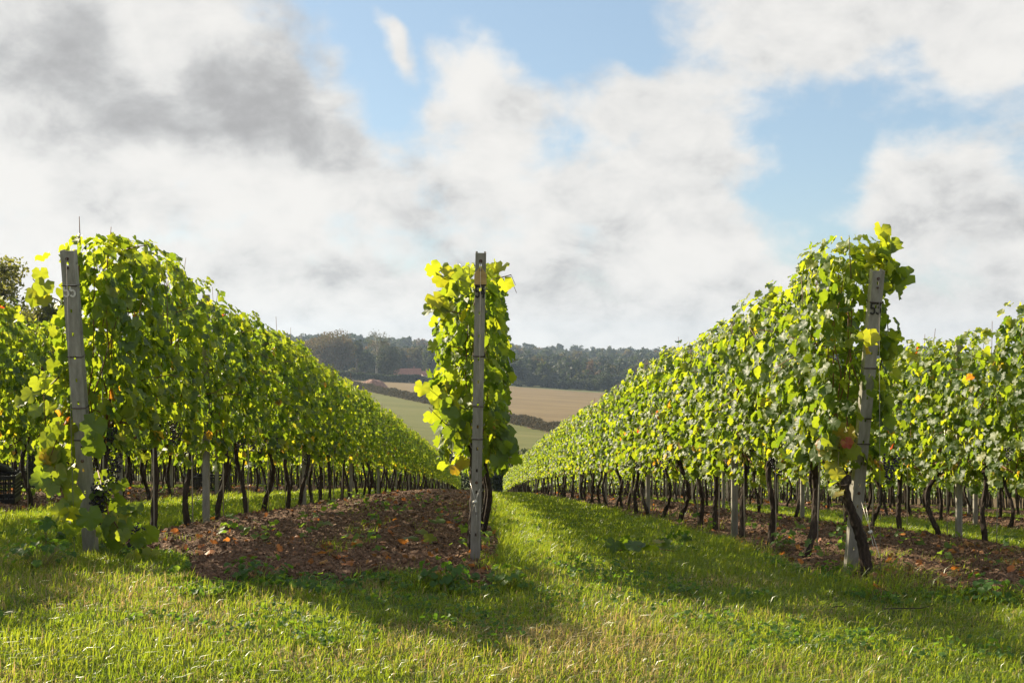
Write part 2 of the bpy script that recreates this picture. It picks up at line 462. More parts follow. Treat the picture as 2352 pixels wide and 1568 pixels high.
def field_material(name, stops, line_dir, line_scale, noise_scale=0.05):
    """field with faint drill lines"""
    m, nt, out = new_mat(name)
    geo = N(nt, 'ShaderNodeNewGeometry')
    pos = geo.outputs['Position']
    mp = N(nt, 'ShaderNodeMapping', ins={'Vector': pos, 'Rotation': (0, 0, radians(line_dir)), 'Scale': (0.006, line_scale, 0.0)})
    n1 = N(nt, 'ShaderNodeTexNoise', ins={'Vector': mp.outputs[0], 'Scale': 1.0, 'Detail': 5, 'Roughness': 0.6})
    n2 = N(nt, 'ShaderNodeTexNoise', ins={'Vector': pos, 'Scale': noise_scale, 'Detail': 8, 'Roughness': 0.6})
    n4 = N(nt, 'ShaderNodeTexNoise', ins={'Vector': pos, 'Scale': 0.9, 'Detail': 4, 'Roughness': 0.6})
    f = math_n(nt, 'MULTIPLY', n1.outputs[0], 0.42)
    f = math_n(nt, 'MULTIPLY_ADD', n2.outputs[0], 0.38, f)
    f = math_n(nt, 'MULTIPLY_ADD', n4.outputs[0], 0.20, f)
    c = ramp(nt, f, stops)
    p = N(nt, 'ShaderNodeBsdfPrincipled', ins={'Base Color': c, 'Roughness': 0.95, 'Specular IOR Level': 0.15})
    bm = N(nt, 'ShaderNodeBump', ins={'Height': n1.outputs[0], 'Strength': 0.5, 'Distance': 0.3})
    nt.links.new(bm.outputs[0], p.inputs['Normal'])
    nt.links.new(p.outputs[0], out.inputs[0])
    return m
M_stubble = field_material('stubble_field', [(0.30, (0.105, 0.075, 0.036)), (0.5, (0.165, 0.118, 0.058)), (0.68, (0.225, 0.168, 0.085))], 4, 0.12)
M_field = field_material('drilled_field', [(0.30, (0.075, 0.085, 0.022)), (0.5, (0.115, 0.12, 0.032)), (0.7, (0.17, 0.155, 0.055))], -12, 0.25)

# ------------------------------------------------------------------ ground sheet and fields
def grid_sheet(name, xs, ys, zoff, mat, kind='structure', label=None, mask=None, smooth=True):
    X, Y = np.meshgrid(xs, ys)
    Z = ground(X, Y) + (zoff(X, Y) if callable(zoff) else zoff)
    V = np.stack([X, Y, Z], -1).reshape(-1, 3)
    nx = len(xs)
    i = np.arange(len(ys) - 1)[:, None] * nx + np.arange(nx - 1)[None]
    F = np.stack([i, i + 1, i + nx + 1, i + nx], -1).reshape(-1, 4)
    if mask is not None:
        c = V[F].mean(1)
        F = F[mask(c[:, 0], c[:, 1])]
    me = mesh_np(name, V, [F], mat, None, smooth)
    o = link(name, me)
    tag(o, label, None, None, kind)
    return o

def graded(a, b, first, grow, both=False):
    v = [a]; s = first
    while v[-1] < b:
        v.append(v[-1] + s); s *= grow
    return np.array(v)
_px = graded(0, 1900, 0.25, 1.06)
xs = np.unique(np.concatenate([-_px, _px]))
ys = np.concatenate([-graded(0, 60, 0.5, 1.15)[::-1][:-1], np.arange(0, 20, 0.25), graded(20, 5200, 0.5, 1.03)])
# beyond the hill the land runs level to the horizon
grid_sheet('ground', xs, ys, -0.01, M_turf, label=None)

ROW0 = -0.045
def row_x(n):
    return ROW0 + 2.2 * (54 - n)

def band(x, y, x0, x1, seed):
    """inside a strip of dug soil with ragged edges"""
    e = (fnoise(y * 0.9 + seed, x * 0 + seed * 3.1, 3) - 0.5) * 0.45
    return (x > x0 + e) & (x < x1 + e * 0.7)
def end_edge(x):
    return 5.50 + (fnoise(x * 2.4 + 4, x * 0 + 2.0, 4) - 0.5) * 0.85 + 0.18 * np.clip(-x - 3, 0, 3) + 1.25 * _ss(-1.2, -2.2, x) * (x > -3.2)
SOILS = [(59, 58), (57, 56), (55, 54), (53, 52), (51, 50), (49, 48)]
def soil_mask(x, y):
    x = np.asarray(x, float); y = np.asarray(y, float)
    m = np.zeros(x.shape, bool)
    for (a, b) in SOILS:
        m |= band(x, y, row_x(a) - 0.18, row_x(b) + 0.16, a)
    return m & (y > end_edge(x)) & (y < 104)

def soil_z(x0, x1, depth):
    def f(X, Y):
        t = np.clip((X - x0) / (x1 - x0), 0, 1)
        mound = 0.04 * np.sin(pi * t) ** 0.8
        rough = 0.085 * (fnoise(X * 6, Y * 6, 3) - 0.5) + 0.050 * (fnoise(X * 24, Y * 24, 3) - 0.5) + 0.06 * (fnoise(X * 1.6, Y * 1.2, 2) - 0.5)
        edge = _ss(0.0, 0.22, t) * _ss(1.0, 0.78, t) * _ss(5.1, 5.8, Y)
        z = -0.012 + (0.022 + mound + rough) * edge
        return np.where(soil_mask(X, Y), z, -0.07)
    return f
for (a, b) in SOILS:
    x0, x1 = row_x(a) - 0.45, row_x(b) + 0.4
    st = 0.022 if a in (55, 53) else 0.05
    ysl = [5.0]
    while ysl[-1] < 104:
        ysl.append(ysl[-1] + st * max(1.0, (ysl[-1] / 9.0) ** 1.4))
    grid_sheet('soil_strip', np.arange(x0, x1, st), np.array(ysl), soil_z(x0, x1, 0), M_soil, 'structure')

# brown field and green field on the far side of the valley
def inpoly(poly):
    P = np.array(poly)
    def f(x, y):
        r = np.zeros(x.shape, bool)
        j = len(P) - 1
        for i in range(len(P)):
            xi, yi = P[i]; xj, yj = P[j]
            c = ((yi > y) != (yj > y)) & (x < (xj - xi) * (y - yi) / (yj - yi + 1e-12) + xi)
            r ^= c
            j = i
        return r
    return f

def ground_hit(dx, dy, y0=140, y1=1600):
    """where the view ray through dx, dy meets the far ground"""
    d = direction(dx, dy)
    Y = np.linspace(y0, y1, 6000)
    X = d.x / d.y * Y
    Z = CAM_Z + d.z / d.y * Y
    g = ground(X, Y)
    k = np.argmax(Z <= g)
    if Z[k] > g[k]: k = len(Y) - 1
    return Vector((X[k], Y[k], g[k]))

H1 = ground_hit(840, 897); H2 = ground_hit(985, 928); H3 = ground_hit(1190, 976); H4 = ground_hit(1260, 992)
F1 = ground_hit(700, 861); F2 = ground_hit(1000, 876); F3 = ground_hit(1180, 888); F4 = ground_hit(1340, 900)

def sheet_poly(name, poly, mat, zoff, step=6.0):
    P = np.array(poly)
    xs = np.arange(P[:, 0].min(), P[:, 0].max() + step, step)
    ys = np.arange(P[:, 1].min(), P[:, 1].max() + step, step)
    return grid_sheet(name, xs, ys, zoff, mat, 'structure', None, inpoly(poly))
HX = lambda a, b, t: (a.x + (b.x - a.x) * t, a.y + (b.y - a.y) * t)
hl = HX(H1, H2, -3.0); hr = HX(H3, H4, 8.0)
sheet_poly('brown_field', [hl, (H1.x, H1.y), (H2.x, H2.y), (H3.x, H3.y), (H4.x, H4.y), hr, (260, 470), (F4.x + 60, F4.y - 12), (F4.x, F4.y), (F3.x, F3.y), (F2.x, F2.y), (F1.x, F1.y), (F1.x - 80, F1.y - 40)], M_stubble, 0.12, 3.0)
sheet_poly('green_field', [(H1.x - 60, H1.y + 60), (H1.x, H1.y), (H2.x, H2.y), (H3.x, H3.y), (H4.x, H4.y), (120, 150), (-160, 150), (-200, 420)], M_field, 0.10, 3.0)

# ------------------------------------------------------------------ foliage tools
def rand_faces(P, size, rnd, seed=0, nrm=None, flat=0.0, aspect=1.6, tri=False):
    """one small leaf-clump face at each point"""
    g = np.random.default_rng(seed)
    n = len(P)
    a = g.normal(size=(n, 3))
    if nrm is not None:
        a = a * (1 - flat) + nrm * flat * 2
    a /= np.linalg.norm(a, axis=1)[:, None]
    b = g.normal(size=(n, 3)); b -= (b * a).sum(1)[:, None] * a
    b /= np.linalg.norm(b, axis=1)[:, None]
    c = np.cross(a, b)
    s = np.asarray(size) * g.uniform(0.6, 1.3, n)
    b = b * s[:, None] * aspect / 2; c = c * s[:, None] / 2
    V = np.stack([P - b, P + c * 0.9 - b * 0.1, P + b, P - c - b * 0.15], 1).reshape(-1, 3)
    F = np.arange(n * 4).reshape(-1, 4)
    return V, F, np.repeat(rnd, 4)

def crown_points(seed, rx, rz, n, lobes=26, low=0.12, open_=0.0, cone=False):
    """points through the outer part of a lobed crown; origin at the foot of the crown"""
    g = np.random.default_rng(seed)
    C = []; R = []
    for i in range(lobes):
        d = g.normal(size=3); d /= np.linalg.norm(d)
        if cone:
            h = g.random() ** 1.3
            rr = rx * (1 - h) * 0.75 + 0.08 * rx
            an = g.random() * 2 * pi
            C.append((cos(an) * rr * 0.7, sin(an) * rr * 0.7, rz * (low + (1 - low) * h))); R.append(rr * 0.55 + 0.1 * rx)
        else:
            k = g.uniform(0.35, 0.74)
            c = np.array([d[0] * rx * k, d[1] * rx * k, rz * 0.5 * (1 + d[2] * k * 1.1)])
            C.append(c); R.append(min(rx, rz * 0.6) * g.uniform(0.26, 0.44))
    C = np.array(C); R = np.array(R)
    w = R ** 2; w /= w.sum()
    li = g.choice(len(R), n, p=w)
    d = g.normal(size=(n, 3)); d /= np.linalg.norm(d, axis=1)[:, None]
    r = g.uniform(0.55 - open_ * 0.4, 1.0 + 0.12 * g.random(n)) if False else g.uniform(0.6 - 0.5 * open_, 1.08, n)
    P = C[li] + d * (R[li] * r)[:, None] * np.array([1, 1, 0.85])
    P = P[P[:, 2] > rz * low * g.uniform(0.3, 1.0, len(P))]
    tone = g.uniform(-0.14, 0.14, len(R))
    return P, tone[li][:len(P)] if len(li) == len(P) else g.uniform(-.1, .1, len(P)), C, R

def make_tree(name, label, x, y, h, rx, seed, leafm=None, hue=0.35, n=3500, size=None, group=None, cat='tree', loose=0.0, cone=False, trunk=0.2, pale=False, spread=0.14, lobes=26):
    z = G(x, y)
    t = thing(name, label, cat, (x, y, z - 0.1), (0, 0, 0), group)
    g = np.random.default_rng(seed + 99)
    rz = h * (1 - trunk)
    P, tone, C, R = crown_points(seed, rx, rz, n, lobes, 0.02, loose, cone)
    P = P + np.array([0, 0, h * trunk])
    if size is None:
        size = rx * 0.12
    V, F, rr = rand_faces(P, size, np.clip(hue + tone + g.uniform(-spread, spread, len(P)), 0, 1), seed)
    link('crown', mesh_np('crown', V, [F], leafm or M_tree, rr), t)
    mb = MB()
    r0 = h * 0.022 + 0.05
    top = h * (trunk + 0.45 * (1 - trunk))
    zz = np.linspace(-0.3, top, 7)
    pts = np.stack([np.cumsum(g.normal(0, r0 * 0.35, 7)), np.cumsum(g.normal(0, r0 * 0.35, 7)), zz], 1)
    pts[0, :2] = 0
    mb.tube(pts, np.linspace(r0 * 1.25, r0 * 0.45, 7), 8, jitter=0.08, seed=seed)
    idx = g.choice(len(C), min(len(C), 9), replace=False)
    for i in idx:
        e = C[i] + np.array([0, 0, h * trunk])
        k = g.uniform(0.35, 0.95)
        s0 = np.array([np.interp(k * top, zz, pts[:, 0]), np.interp(k * top, zz, pts[:, 1]), k * top])
        if e[2] < s0[2]: s0[2] = max(0.3 * top, e[2] * 0.7)
        mid = (s0 + e) / 2 + np.array([0, 0, 0.05 * h])
        mb.tube([s0, mid, e], [r0 * 0.4, r0 * 0.25, r0 * 0.08], 5)
    link('trunk', mb.mesh('trunk', M_palebark if pale else M_treebark, True), t)
    return t

# ------------------------------------------------------------------ the far side of the valley
def far_z(dy, Y):
    return CAM_Z + (784 - dy) / FPX * Y
def tree_at(name, label, dx, top, Y, wpx, seed, base=None, **kw):
    """dx, top: crown centre and crown top in the picture; wpx: crown width there"""
    x = ratio(dx) * Y
    h = far_z(top, Y) - G(x, Y)
    return make_tree(name, label, x, Y, h, wpx / FPX * Y / 2, seed, **kw)

tree_at('oak_tree', 'great round-crowned tree in yellow-brown leaf, standing at the left of the brown field', 762, 757, 560, 165, 11, hue=0.72, n=15000, size=0.55, trunk=0.08, lobes=60)
tree_at('oak_tree', 'low bronze-leaved tree just left of the great round tree', 690, 792, 575, 70, 12, hue=0.8, n=5000, size=0.6, trunk=0.1)
tree_at('ash_tree', 'small dark tree between the great round tree and the sparse pale tree', 822, 770, 575, 26, 13, hue=0.2, n=2200, size=0.6, trunk=0.3)
tree_at('birch_tree', 'tall sparse tree with a thin see-through crown and pale trunk beside the brown field', 866, 752, 545, 74, 14, hue=0.55, n=1500, size=0.42, trunk=0.38, loose=0.9, pale=True)
tree_at('willow_tree', 'soft grey-green tree on the right of the sparse pale tree', 892, 790, 540, 70, 15, hue=0.35, n=7000, size=0.5, trunk=0.12, lobes=36)
tree_at('ash_tree', 'dark green tree behind the pale trunk of the sparse tree', 838, 800, 580, 40, 16, hue=0.15, n=3500, size=0.6, trunk=0.1)
tree_at('oak_tree', 'brown-tinted round tree above the red barn roof', 957, 790, 640, 60, 17, hue=0.6, n=5000, size=0.65, trunk=0.1)
tree_at('oak_tree', 'dark rounded tree left of the brown-tinted one, above the farm', 922, 800, 640, 38, 18, hue=0.15, n=3000, size=0.7, trunk=0.1)
tree_at('oak_tree', 'dark tree close behind the vine leaves left of post 54', 990, 783, 600, 50, 19, hue=0.3, n=4000, size=0.65, trunk=0.1)
# bushes at the foot of the wood, beyond the right part of the brown field
edge = [(1192, 874, 44, 0.3, 'pale green bush at the wood edge, leftmost beyond the brown field right of post 54'),
        (1222, 862, 52, 0.1, 'dark round bush second from the left along the wood edge'),
        (1255, 862, 42, 0.32, 'green ball-shaped bush standing out against the dark wood'),
        (1290, 872, 50, 0.08, 'dark low bush right of the green ball-shaped bush'),
        (1325, 866, 52, 0.22, 'broad dull green bush near the right end of the wood edge'),
        (1358, 868, 44, 0.3, 'bush at the right end of the wood edge beside the vine row'),
        (1390, 856, 50, 0.15, 'dark bush half hidden by the leaves of the right vine row')]
for i, (dx, top, w, hue, lab) in enumerate(edge):
    tree_at('field_edge_bush', lab, dx, top, 590 + 6 * (i % 3), w, 40 + i, hue=hue, n=3200, size=0.6, trunk=0.0, cat='bush', group='bushes along the wood edge')

# the wood on the hill: individual trees that can be told apart, the rest one mass
protos = []
for k in range(8):
    g = np.random.default_rng(200 + k)
    cone = (k == 7)
    P, tone, C, R = crown_points(200 + k, 1.0, 2.0, 900, 18, 0.0, 0.0, cone)
    protos.append((P, tone))
def canopy(mb, x, y, h, rx, k, hue, seed, dens=1.0):
    P, tone = protos[k % 8]
    g = np.random.default_rng(seed)
    sel = g.random(len(P)) < dens
    a = g.random() * 6.28
    Q = P[sel] * np.array([rx, rx, h / 2.0])
    Q = np.stack([Q[:, 0] * cos(a) - Q[:, 1] * sin(a), Q[:, 0] * sin(a) + Q[:, 1] * cos(a), Q[:, 2]], 1)
    Q += np.array([x, y, G(x, y) - 0.5])
    V, F, rr = rand_faces(Q, rx * 0.22, np.clip(hue + tone[sel] * 0.8 + g.uniform(-0.1, 0.1, len(Q)), 0, 1), seed)
    mb.add(V, [F], rr)
g = np.random.default_rng(5)
wood = MB()
cnt = 0
for row, Y in enumerate(np.concatenate([np.arange(610, 900, 24), np.arange(900, 1360, 42)])):
    x0 = ratio(150) * Y; x1 = ratio(2150) * Y
    x = x0
    while x < x1:
        rx = g.uniform(4.0, 9.5) * (1 + (Y - 600) / 2200)
        h = g.uniform(6.0, 17.0) * (1 + (Y - 600) / 3000) * (0.8 if Y > 1150 else 1.0)
        yy = Y + g.uniform(-9, 9)
        # the farmhouse clearing
        dxp = x / yy * FPX + 1108
        if 880 < dxp < 1000 and yy < 640:
            x += rx * 1.5; continue
        canopy(wood, x, yy, h, rx, g.integers(0, 8), g.choice([0.0, 0.10, 0.28, 0.45, 0.65, 0.85], p=[.28, .22, .2, .14, .1, .06]), int(g.integers(1e9)), 0.75)
        cnt += 1
        x += rx * g.uniform(1.15, 1.75)
ow = link('wood', wood.mesh('wood', M_tree))
tag(ow, 'mixed wood covering the hill beyond the fields', 'wood', None, 'stuff')
sky_trees = [(655, 763, 34, .1, 'dark tree on the skyline just above the left vine row'), (712, 768, 30, .1, 'skyline tree partly hidden behind the great round tree'),
    (1190, 793, 22, .1, 'small dark skyline tree just right of the centre vines'), (1228, 796, 26, .15, 'low rounded skyline tree, second from the centre vines'),
    (1266, 795, 30, .35, 'pale green tree on the skyline above the dark fir'), (1283, 789, 26, .12, 'tallest rounded tree on the skyline right of post 54'),
    (1322, 792, 40, .25, 'broad skyline tree right of the tallest one'), (1372, 797, 34, .1, 'flat-topped skyline tree nearest the right vine row'),
    (1440, 796, 44, .2, 'last skyline tree before the right vine row hides the hill')]
for i, (dx, top, w, hue, lab) in enumerate(sky_trees):
    tree_at('skyline_tree', lab, dx, top, 1330, w, 300 + i, hue=hue, n=1500, size=1.6, trunk=0.02, group='trees on the skyline')
mid = [(1274, 812, 980, 20, 0.05, True, 'dark conical fir halfway up the wooded hill'), (1380, 806, 1000, 26, 0.02, True, 'dark broad cypress near the far houses'),
       (1328, 822, 930, 36, 0.85, False, 'golden-green tree in the middle of the wooded hill'), (1235, 832, 820, 40, 0.1, False, 'dark tree low on the wooded hill, left of the golden one'),
       (1310, 850, 720, 46, 0.05, False, 'very dark tree above the green ball-shaped bush'), (1205, 846, 760, 48, 0.08, False, 'dark tree low on the hill next to the centre vines')]
for i, (dx, top, Y, w, hue, cone, lab) in enumerate(mid):
    tree_at('fir_tree' if cone else 'hill_tree', lab, dx, top, Y, w, 320 + i, hue=hue, n=1800, size=1.2, trunk=0.02, cone=cone, group='trees on the wooded hill')

# tree beyond the left rows
make_tree('willow_tree', 'tall fine-leaved tree beyond the vines at the far left', ratio(12) * 47, 47.0, far_z(535, 47) - G(ratio(12) * 47, 47), 1.5, 31, leafm=M_willow, hue=0.6, n=6000, size=0.12, trunk=0.15, loose=1.0, lobes=60)
make_tree('willow_tree', 'dark leafy tree behind the loose leaves left of post 55', ratio(105) * 50, 50.0, far_z(605, 50) - G(ratio(105) * 50, 50), 1.5, 32, leafm=M_willow, hue=0.35, n=7000, size=0.13, trunk=0.15, loose=0.4, lobes=45)
make_tree('willow_tree', 'lower shrubby tree filling the gap left of post 55', ratio(60) * 49, 49.5, far_z(690, 49.5) - G(ratio(60) * 49, 49), 1.6, 33, leafm=M_willow, hue=0.3, n=6000, size=0.13, trunk=0.1, loose=0.3, lobes=45)

# hedges
def hedge(name, label, pts, h, w, n, seed, hue, size, mat=None, cat='hedge'):
    g = np.random.default_rng(seed)
    P = np.array(pts, float)
    seg = np.linalg.norm(np.diff(P, axis=0), axis=1)
    s = np.concatenate([[0], np.cumsum(seg)])
    t = g.random(n) * s[-1]
    x = np.interp(t, s, P[:, 0]); y = np.interp(t, s, P[:, 1])
    hh = h * (0.75 + 0.5 * fnoise(t / (h * 1.6), t * 0 + seed, 3))
    z = g.random(n) ** 0.7
    r = w * (1 - 0.45 * z) * np.sqrt(g.random(n))
    a = g.random(n) * 2 * pi
    x = x + r * np.cos(a); y = y + r * np.sin(a)
    pz = ground(x, y) + z * hh
    ref = np.array([P[0, 0], P[0, 1], G(P[0, 0], P[0, 1])])
    V, F, rr = rand_faces(np.stack([x, y, pz], 1) - ref, size, np.clip(hue + g.uniform(-0.15, 0.15, n) + 0.3 * (fnoise(t / h, t * 0 + 3, 2) - 0.5), 0, 1), seed)
    t_ = thing(name, label, cat, ref)
    link('foliage', mesh_np('foliage', V, [F], mat or M_tree, rr), t_)
    return t_
M_hedge = leaf_material('hedge_twigs', [(0.0, (0.035, 0.036, 0.02)), (0.5, (0.085, 0.078, 0.048)), (1.0, (0.16, 0.13, 0.09))],
    [(0.0, (0.10, 0.10, 0.05)), (0.5, (0.18, 0.14, 0.08)), (1.0, (0.26, 0.18, 0.12))], rough=0.8, spec=0.2, tmix=0.2, noise_scale=0.3, under=0.0)
hedge('field_hedge', 'grey-brown trimmed hedge between the brown field and the green field, left of post 54', [HX(H1, H2, -1.3), (H1.x, H1.y), (H2.x, H2.y)], 2.5, 1.5, 16000, 61, 0.35, 0.34, M_hedge)
hedge('field_hedge', 'grey-brown hedge between the two fields, seen right of post 54', [HX(H3, H4, -0.5), (H3.x, H3.y), (H4.x, H4.y), HX(H3, H4, 5)], 2.2, 1.3, 16000, 62, 0.45, 0.24, M_hedge)
hedge('field_hedge', 'small dark bushes ending the field hedge, behind the left leaves of the centre vines', [HX(H2, H3, 0.05), HX(H2, H3, 0.35)], 2.4, 1.5, 5000, 63, 0.2, 0.3)
hedge('boundary_hedge', 'dark green hedge along the top of the brown field below the farm', [ground_hit(640, 866)[:2], ground_hit(820, 873)[:2], ground_hit(1000, 882)[:2], ground_hit(1080, 886)[:2]], 3.6, 2.5, 12000, 64, 0.2, 0.6)
hedge('boundary_hedge', 'sunlit pale green scrub between the barn and the great round tree', [ground_hit(810, 863)[:2], ground_hit(900, 866)[:2]], 4.0, 4.0, 6000, 65, 0.55, 0.6)
b1 = ground_hit(1060, 1075); 
hedge('bottom_hedge', 'dark hedge across the foot of the vineyard, seen low behind the centre vines', [(-26, 118), (-4, 116), (3.2, 114), (4.6, 114), (26, 112)], 5.0, 2.2, 26000, 66, 0.12, 0.22)
hedge('bottom_hedge', 'shaded bush behind the dip at the end of the grass alley', [(0.6, 109), (4.2, 109)], 3.6, 1.2, 6000, 67, 0.2, 0.16)

# spoil heap in the brown field
def heap():
    p = ground_hit(857, 889, 200, 600)
    g = 44
    u = np.linspace(-1, 1, g)
    X, Y = np.meshgrid(u, u)
    r = np.sqrt(X ** 2 + Y ** 2)
    wx = 34 / FPX * p.y
    hgt = 20 / FPX * p.y * np.clip(1 - r ** 1.6, 0, 1) ** 0.8 * (0.6 + 0.7 * fnoise(X * 2 + 9, Y * 2 + 4, 4)) + 0.35 * (fnoise(X * 12 + 9, Y * 12, 3) - .5)
    gx = p.x + X * wx; gy = p.y + Y * 7
    Z = ground(gx, gy) + 0.15 + hgt * (r < 1) - p.z - 0.3 * (r >= 0.97)
    V = np.stack([X * wx, Y * 7, Z], -1).reshape(-1, 3)
    i = np.arange(g - 1)[:, None] * g + np.arange(g - 1)[None]
    F = np.stack([i, i + 1, i + g + 1, i + g], -1).reshape(-1, 4)
    c = V[F].mean(1); F = F[(c[:, 0] / wx) ** 2 + (c[:, 1] / 7) ** 2 < 1]
    o = link('spoil_heap', mesh_np('spoil_heap', V, [F], M_heap, None, False), None, (p.x, p.y, p.z))
    tag(o, 'red-brown heap of earth at the left edge of the brown field', 'earth heap')
    print('heap', p, wx, hgt.max())
heap()

# farm buildings
def house(label, cat, dx, base, Y, w, d, eave, ridge, wallm, roofm, rot, nwin, group=None):
    x = ratio(dx) * Y
    t = thing('house', label, cat, (x, Y, G(x, Y)), (0, 0, rot), group)
    mb = MB()
    mb.box((-w / 2, -d / 2, -1), (w / 2, d / 2, eave))
    # gable triangles
    for sx in (-1, 1):
        X = sx * w / 2
        mb.add([(X, -d / 2, eave), (X, d / 2, eave), (X, 0, ridge - 0.1), (X - sx * .25, -d / 2, eave), (X - sx * .25, d / 2, eave), (X - sx * .25, 0, ridge - 0.1)],
               [[(0, 1, 2), (3, 5, 4)], [(0, 3, 4, 1), (1, 4, 5, 2), (2, 5, 3, 0)]])
    link('wall', mb.mesh('wall', wallm), t)
    rb = MB()
    o = 0.35
    for s in (-1, 1):
        V = [(-w / 2 - o, s * (d / 2 + o), eave - 0.15), (w / 2 + o, s * (d / 2 + o), eave - 0.15), (w / 2 + o, 0, ridge), (-w / 2 - o, 0, ridge)]
        V += [(a, b, c + 0.18) for a, b, c in V]
        rb.add(V, [[(0, 1, 2, 3), (4, 7, 6, 5), (0, 4, 5, 1), (1, 5, 6, 2), (2, 6, 7, 3), (3, 7, 4, 0)]])
    roof = link('roof', rb.mesh('roof', roofm), t)
    cb = MB().box((w * .22, -.35, ridge - .5), (w * .22 + .8, .35, ridge + 1.1))
    link('chimney', cb.mesh('chimney', M_brick), roof)
    for i in range(nwin):
        xx = -w / 2 + (i + 0.5) * w / nwin
        wb = MB()
        for (a, b) in (((xx - .62, -d / 2 - .06, 1.0), (xx - .5, -d / 2 + .01, 2.2)), ((xx + .5, -d / 2 - .06, 1.0), (xx + .62, -d / 2 + .01, 2.2)),
                       ((xx - .5, -d / 2 - .06, 2.08), (xx + .5, -d / 2 + .01, 2.2)), ((xx - .5, -d / 2 - .06, 1.0), (xx + .5, -d / 2 + .01, 1.1))):
            wb.box(a, b)
        wn = link('window', wb.mesh('window', M_white), t)
        pb = MB().box((xx - .5, -d / 2 - .03, 1.1), (xx + .5, -d / 2 + .012, 2.08))
        link('pane', pb.mesh('pane', M_glass), wn)
    return t
house('long low barn with a red tiled roof behind the boundary hedge', 'barn', 936, 865, 575, 13.5, 8, 2.6, 6.2, M_brick, M_tile, 0.12, 3)
house('small white gabled cottage right of the red barn roof', 'cottage', 975, 862, 585, 4.5, 7, 3.0, 5.2, M_white, M_tile, 0.5, 1)
house('pale house with a pinkish roof among trees high on the hill', 'house', 1385, 822, 1010, 11, 8, 7.5, 10.5, M_white, M_tile, 0.2, 3)
house('second pale house lower down, right of the first among the trees', 'house', 1398, 828, 990, 9, 8, 6.5, 9, M_white, M_tile, -0.2, 2)

# ------------------------------------------------------------------ vine leaves
def leaf_template(level):
    """grape leaf in the x-y plane, stalk at the origin side (y<0), tip towards +y; unit about 1 wide"""
    if level == 0:
        an = np.radians([0, 14, 30, 46, 60, 76, 94, 112, 130, 150, 168])
        r = np.array([0.62, 0.55, 0.47, 0.53, 0.58, 0.53, 0.48, 0.52, 0.52, 0.46, 0.38])
    elif level == 1:
        an = np.radians([0, 28, 58, 92, 128, 160])
        r = np.array([0.61, 0.48, 0.57, 0.48, 0.51, 0.40])
    else:
        an = np.radians([0, 60, 125])
        r = np.array([0.60, 0.54, 0.48])
    A = np.concatenate([an, -an[::-1][:-1] if an[0] == 0 else -an[::-1]])
    Rr = np.concatenate([r, r[::-1][:-1] if an[0] == 0 else r[::-1]])
    if level == 0:   # toothed margin
        Rr = Rr * (1 + 0.05 * np.where(np.arange(len(Rr)) % 2, 1, -1))
    x = Rr * np.sin(A); y = Rr * np.cos(A)
    if level < 2:
        # notch where the stalk joins
        k = len(an)
        x = np.insert(x, k, 0.0); y = np.insert(y, k, -0.14)
        V = np.vstack([[0, 0.05], np.stack([x, y], 1)])
        n = len(V) - 1
        F = np.array([[0, i + 1, (i + 1) % n + 1] for i in range(n)])[:, ::-1]
    else:
        V = np.stack([x, y], 1); F = np.arange(len(V))[None, ::-1]
    return V, F
LT = [leaf_template(i) for i in range(3)]

def place_leaves(P, Nrm, tip, size, rnd, level, g, cup=1.0):
    T, F = LT[level]
    n = len(P); m = len(T)
    Nrm = Nrm / np.linalg.norm(Nrm, axis=1)[:, None]
    tip = tip - (tip * Nrm).sum(1)[:, None] * Nrm
    tip /= np.linalg.norm(tip, axis=1)[:, None] + 1e-9
    side = np.cross(tip, Nrm)
    r2 = (T ** 2).sum(1)
    fold = g.uniform(-0.15, 0.55, n)[:, None]; cp = g.uniform(-0.55, 0.25, n)[:, None] * cup
    wav = g.uniform(-0.10, 0.10, (n, m)) * (r2[None] > 0.02)
    z = fold * np.abs(T[None, :, 0]) + cp * r2[None] + wav - 0.35 * np.clip(T[None, :, 1], 0, 1) ** 2 * g.uniform(0, 1.2, n)[:, None]
    V = P[:, None] + size[:, None, None] * (side[:, None] * T[None, :, 0, None] + tip[:, None] * T[None, :, 1, None] + Nrm[:, None] * z[:, :, None])
    FF = (F[None] + (np.arange(n) * m)[:, None, None]).reshape(-1, F.shape[1])
    return V.reshape(-1, 3), FF, np.repeat(rnd, m)

def leaf_rnd(g, n, yellow=0.04, red=0.003, lo=0.0, hi=0.74):
    r = g.uniform(lo, hi, n)
    k = g.random(n)
    r = np.where(k < yellow, g.uniform(0.80, 0.93, n), r)
    r = np.where(k < red, g.uniform(0.94, 1.0, n), r)
    return r

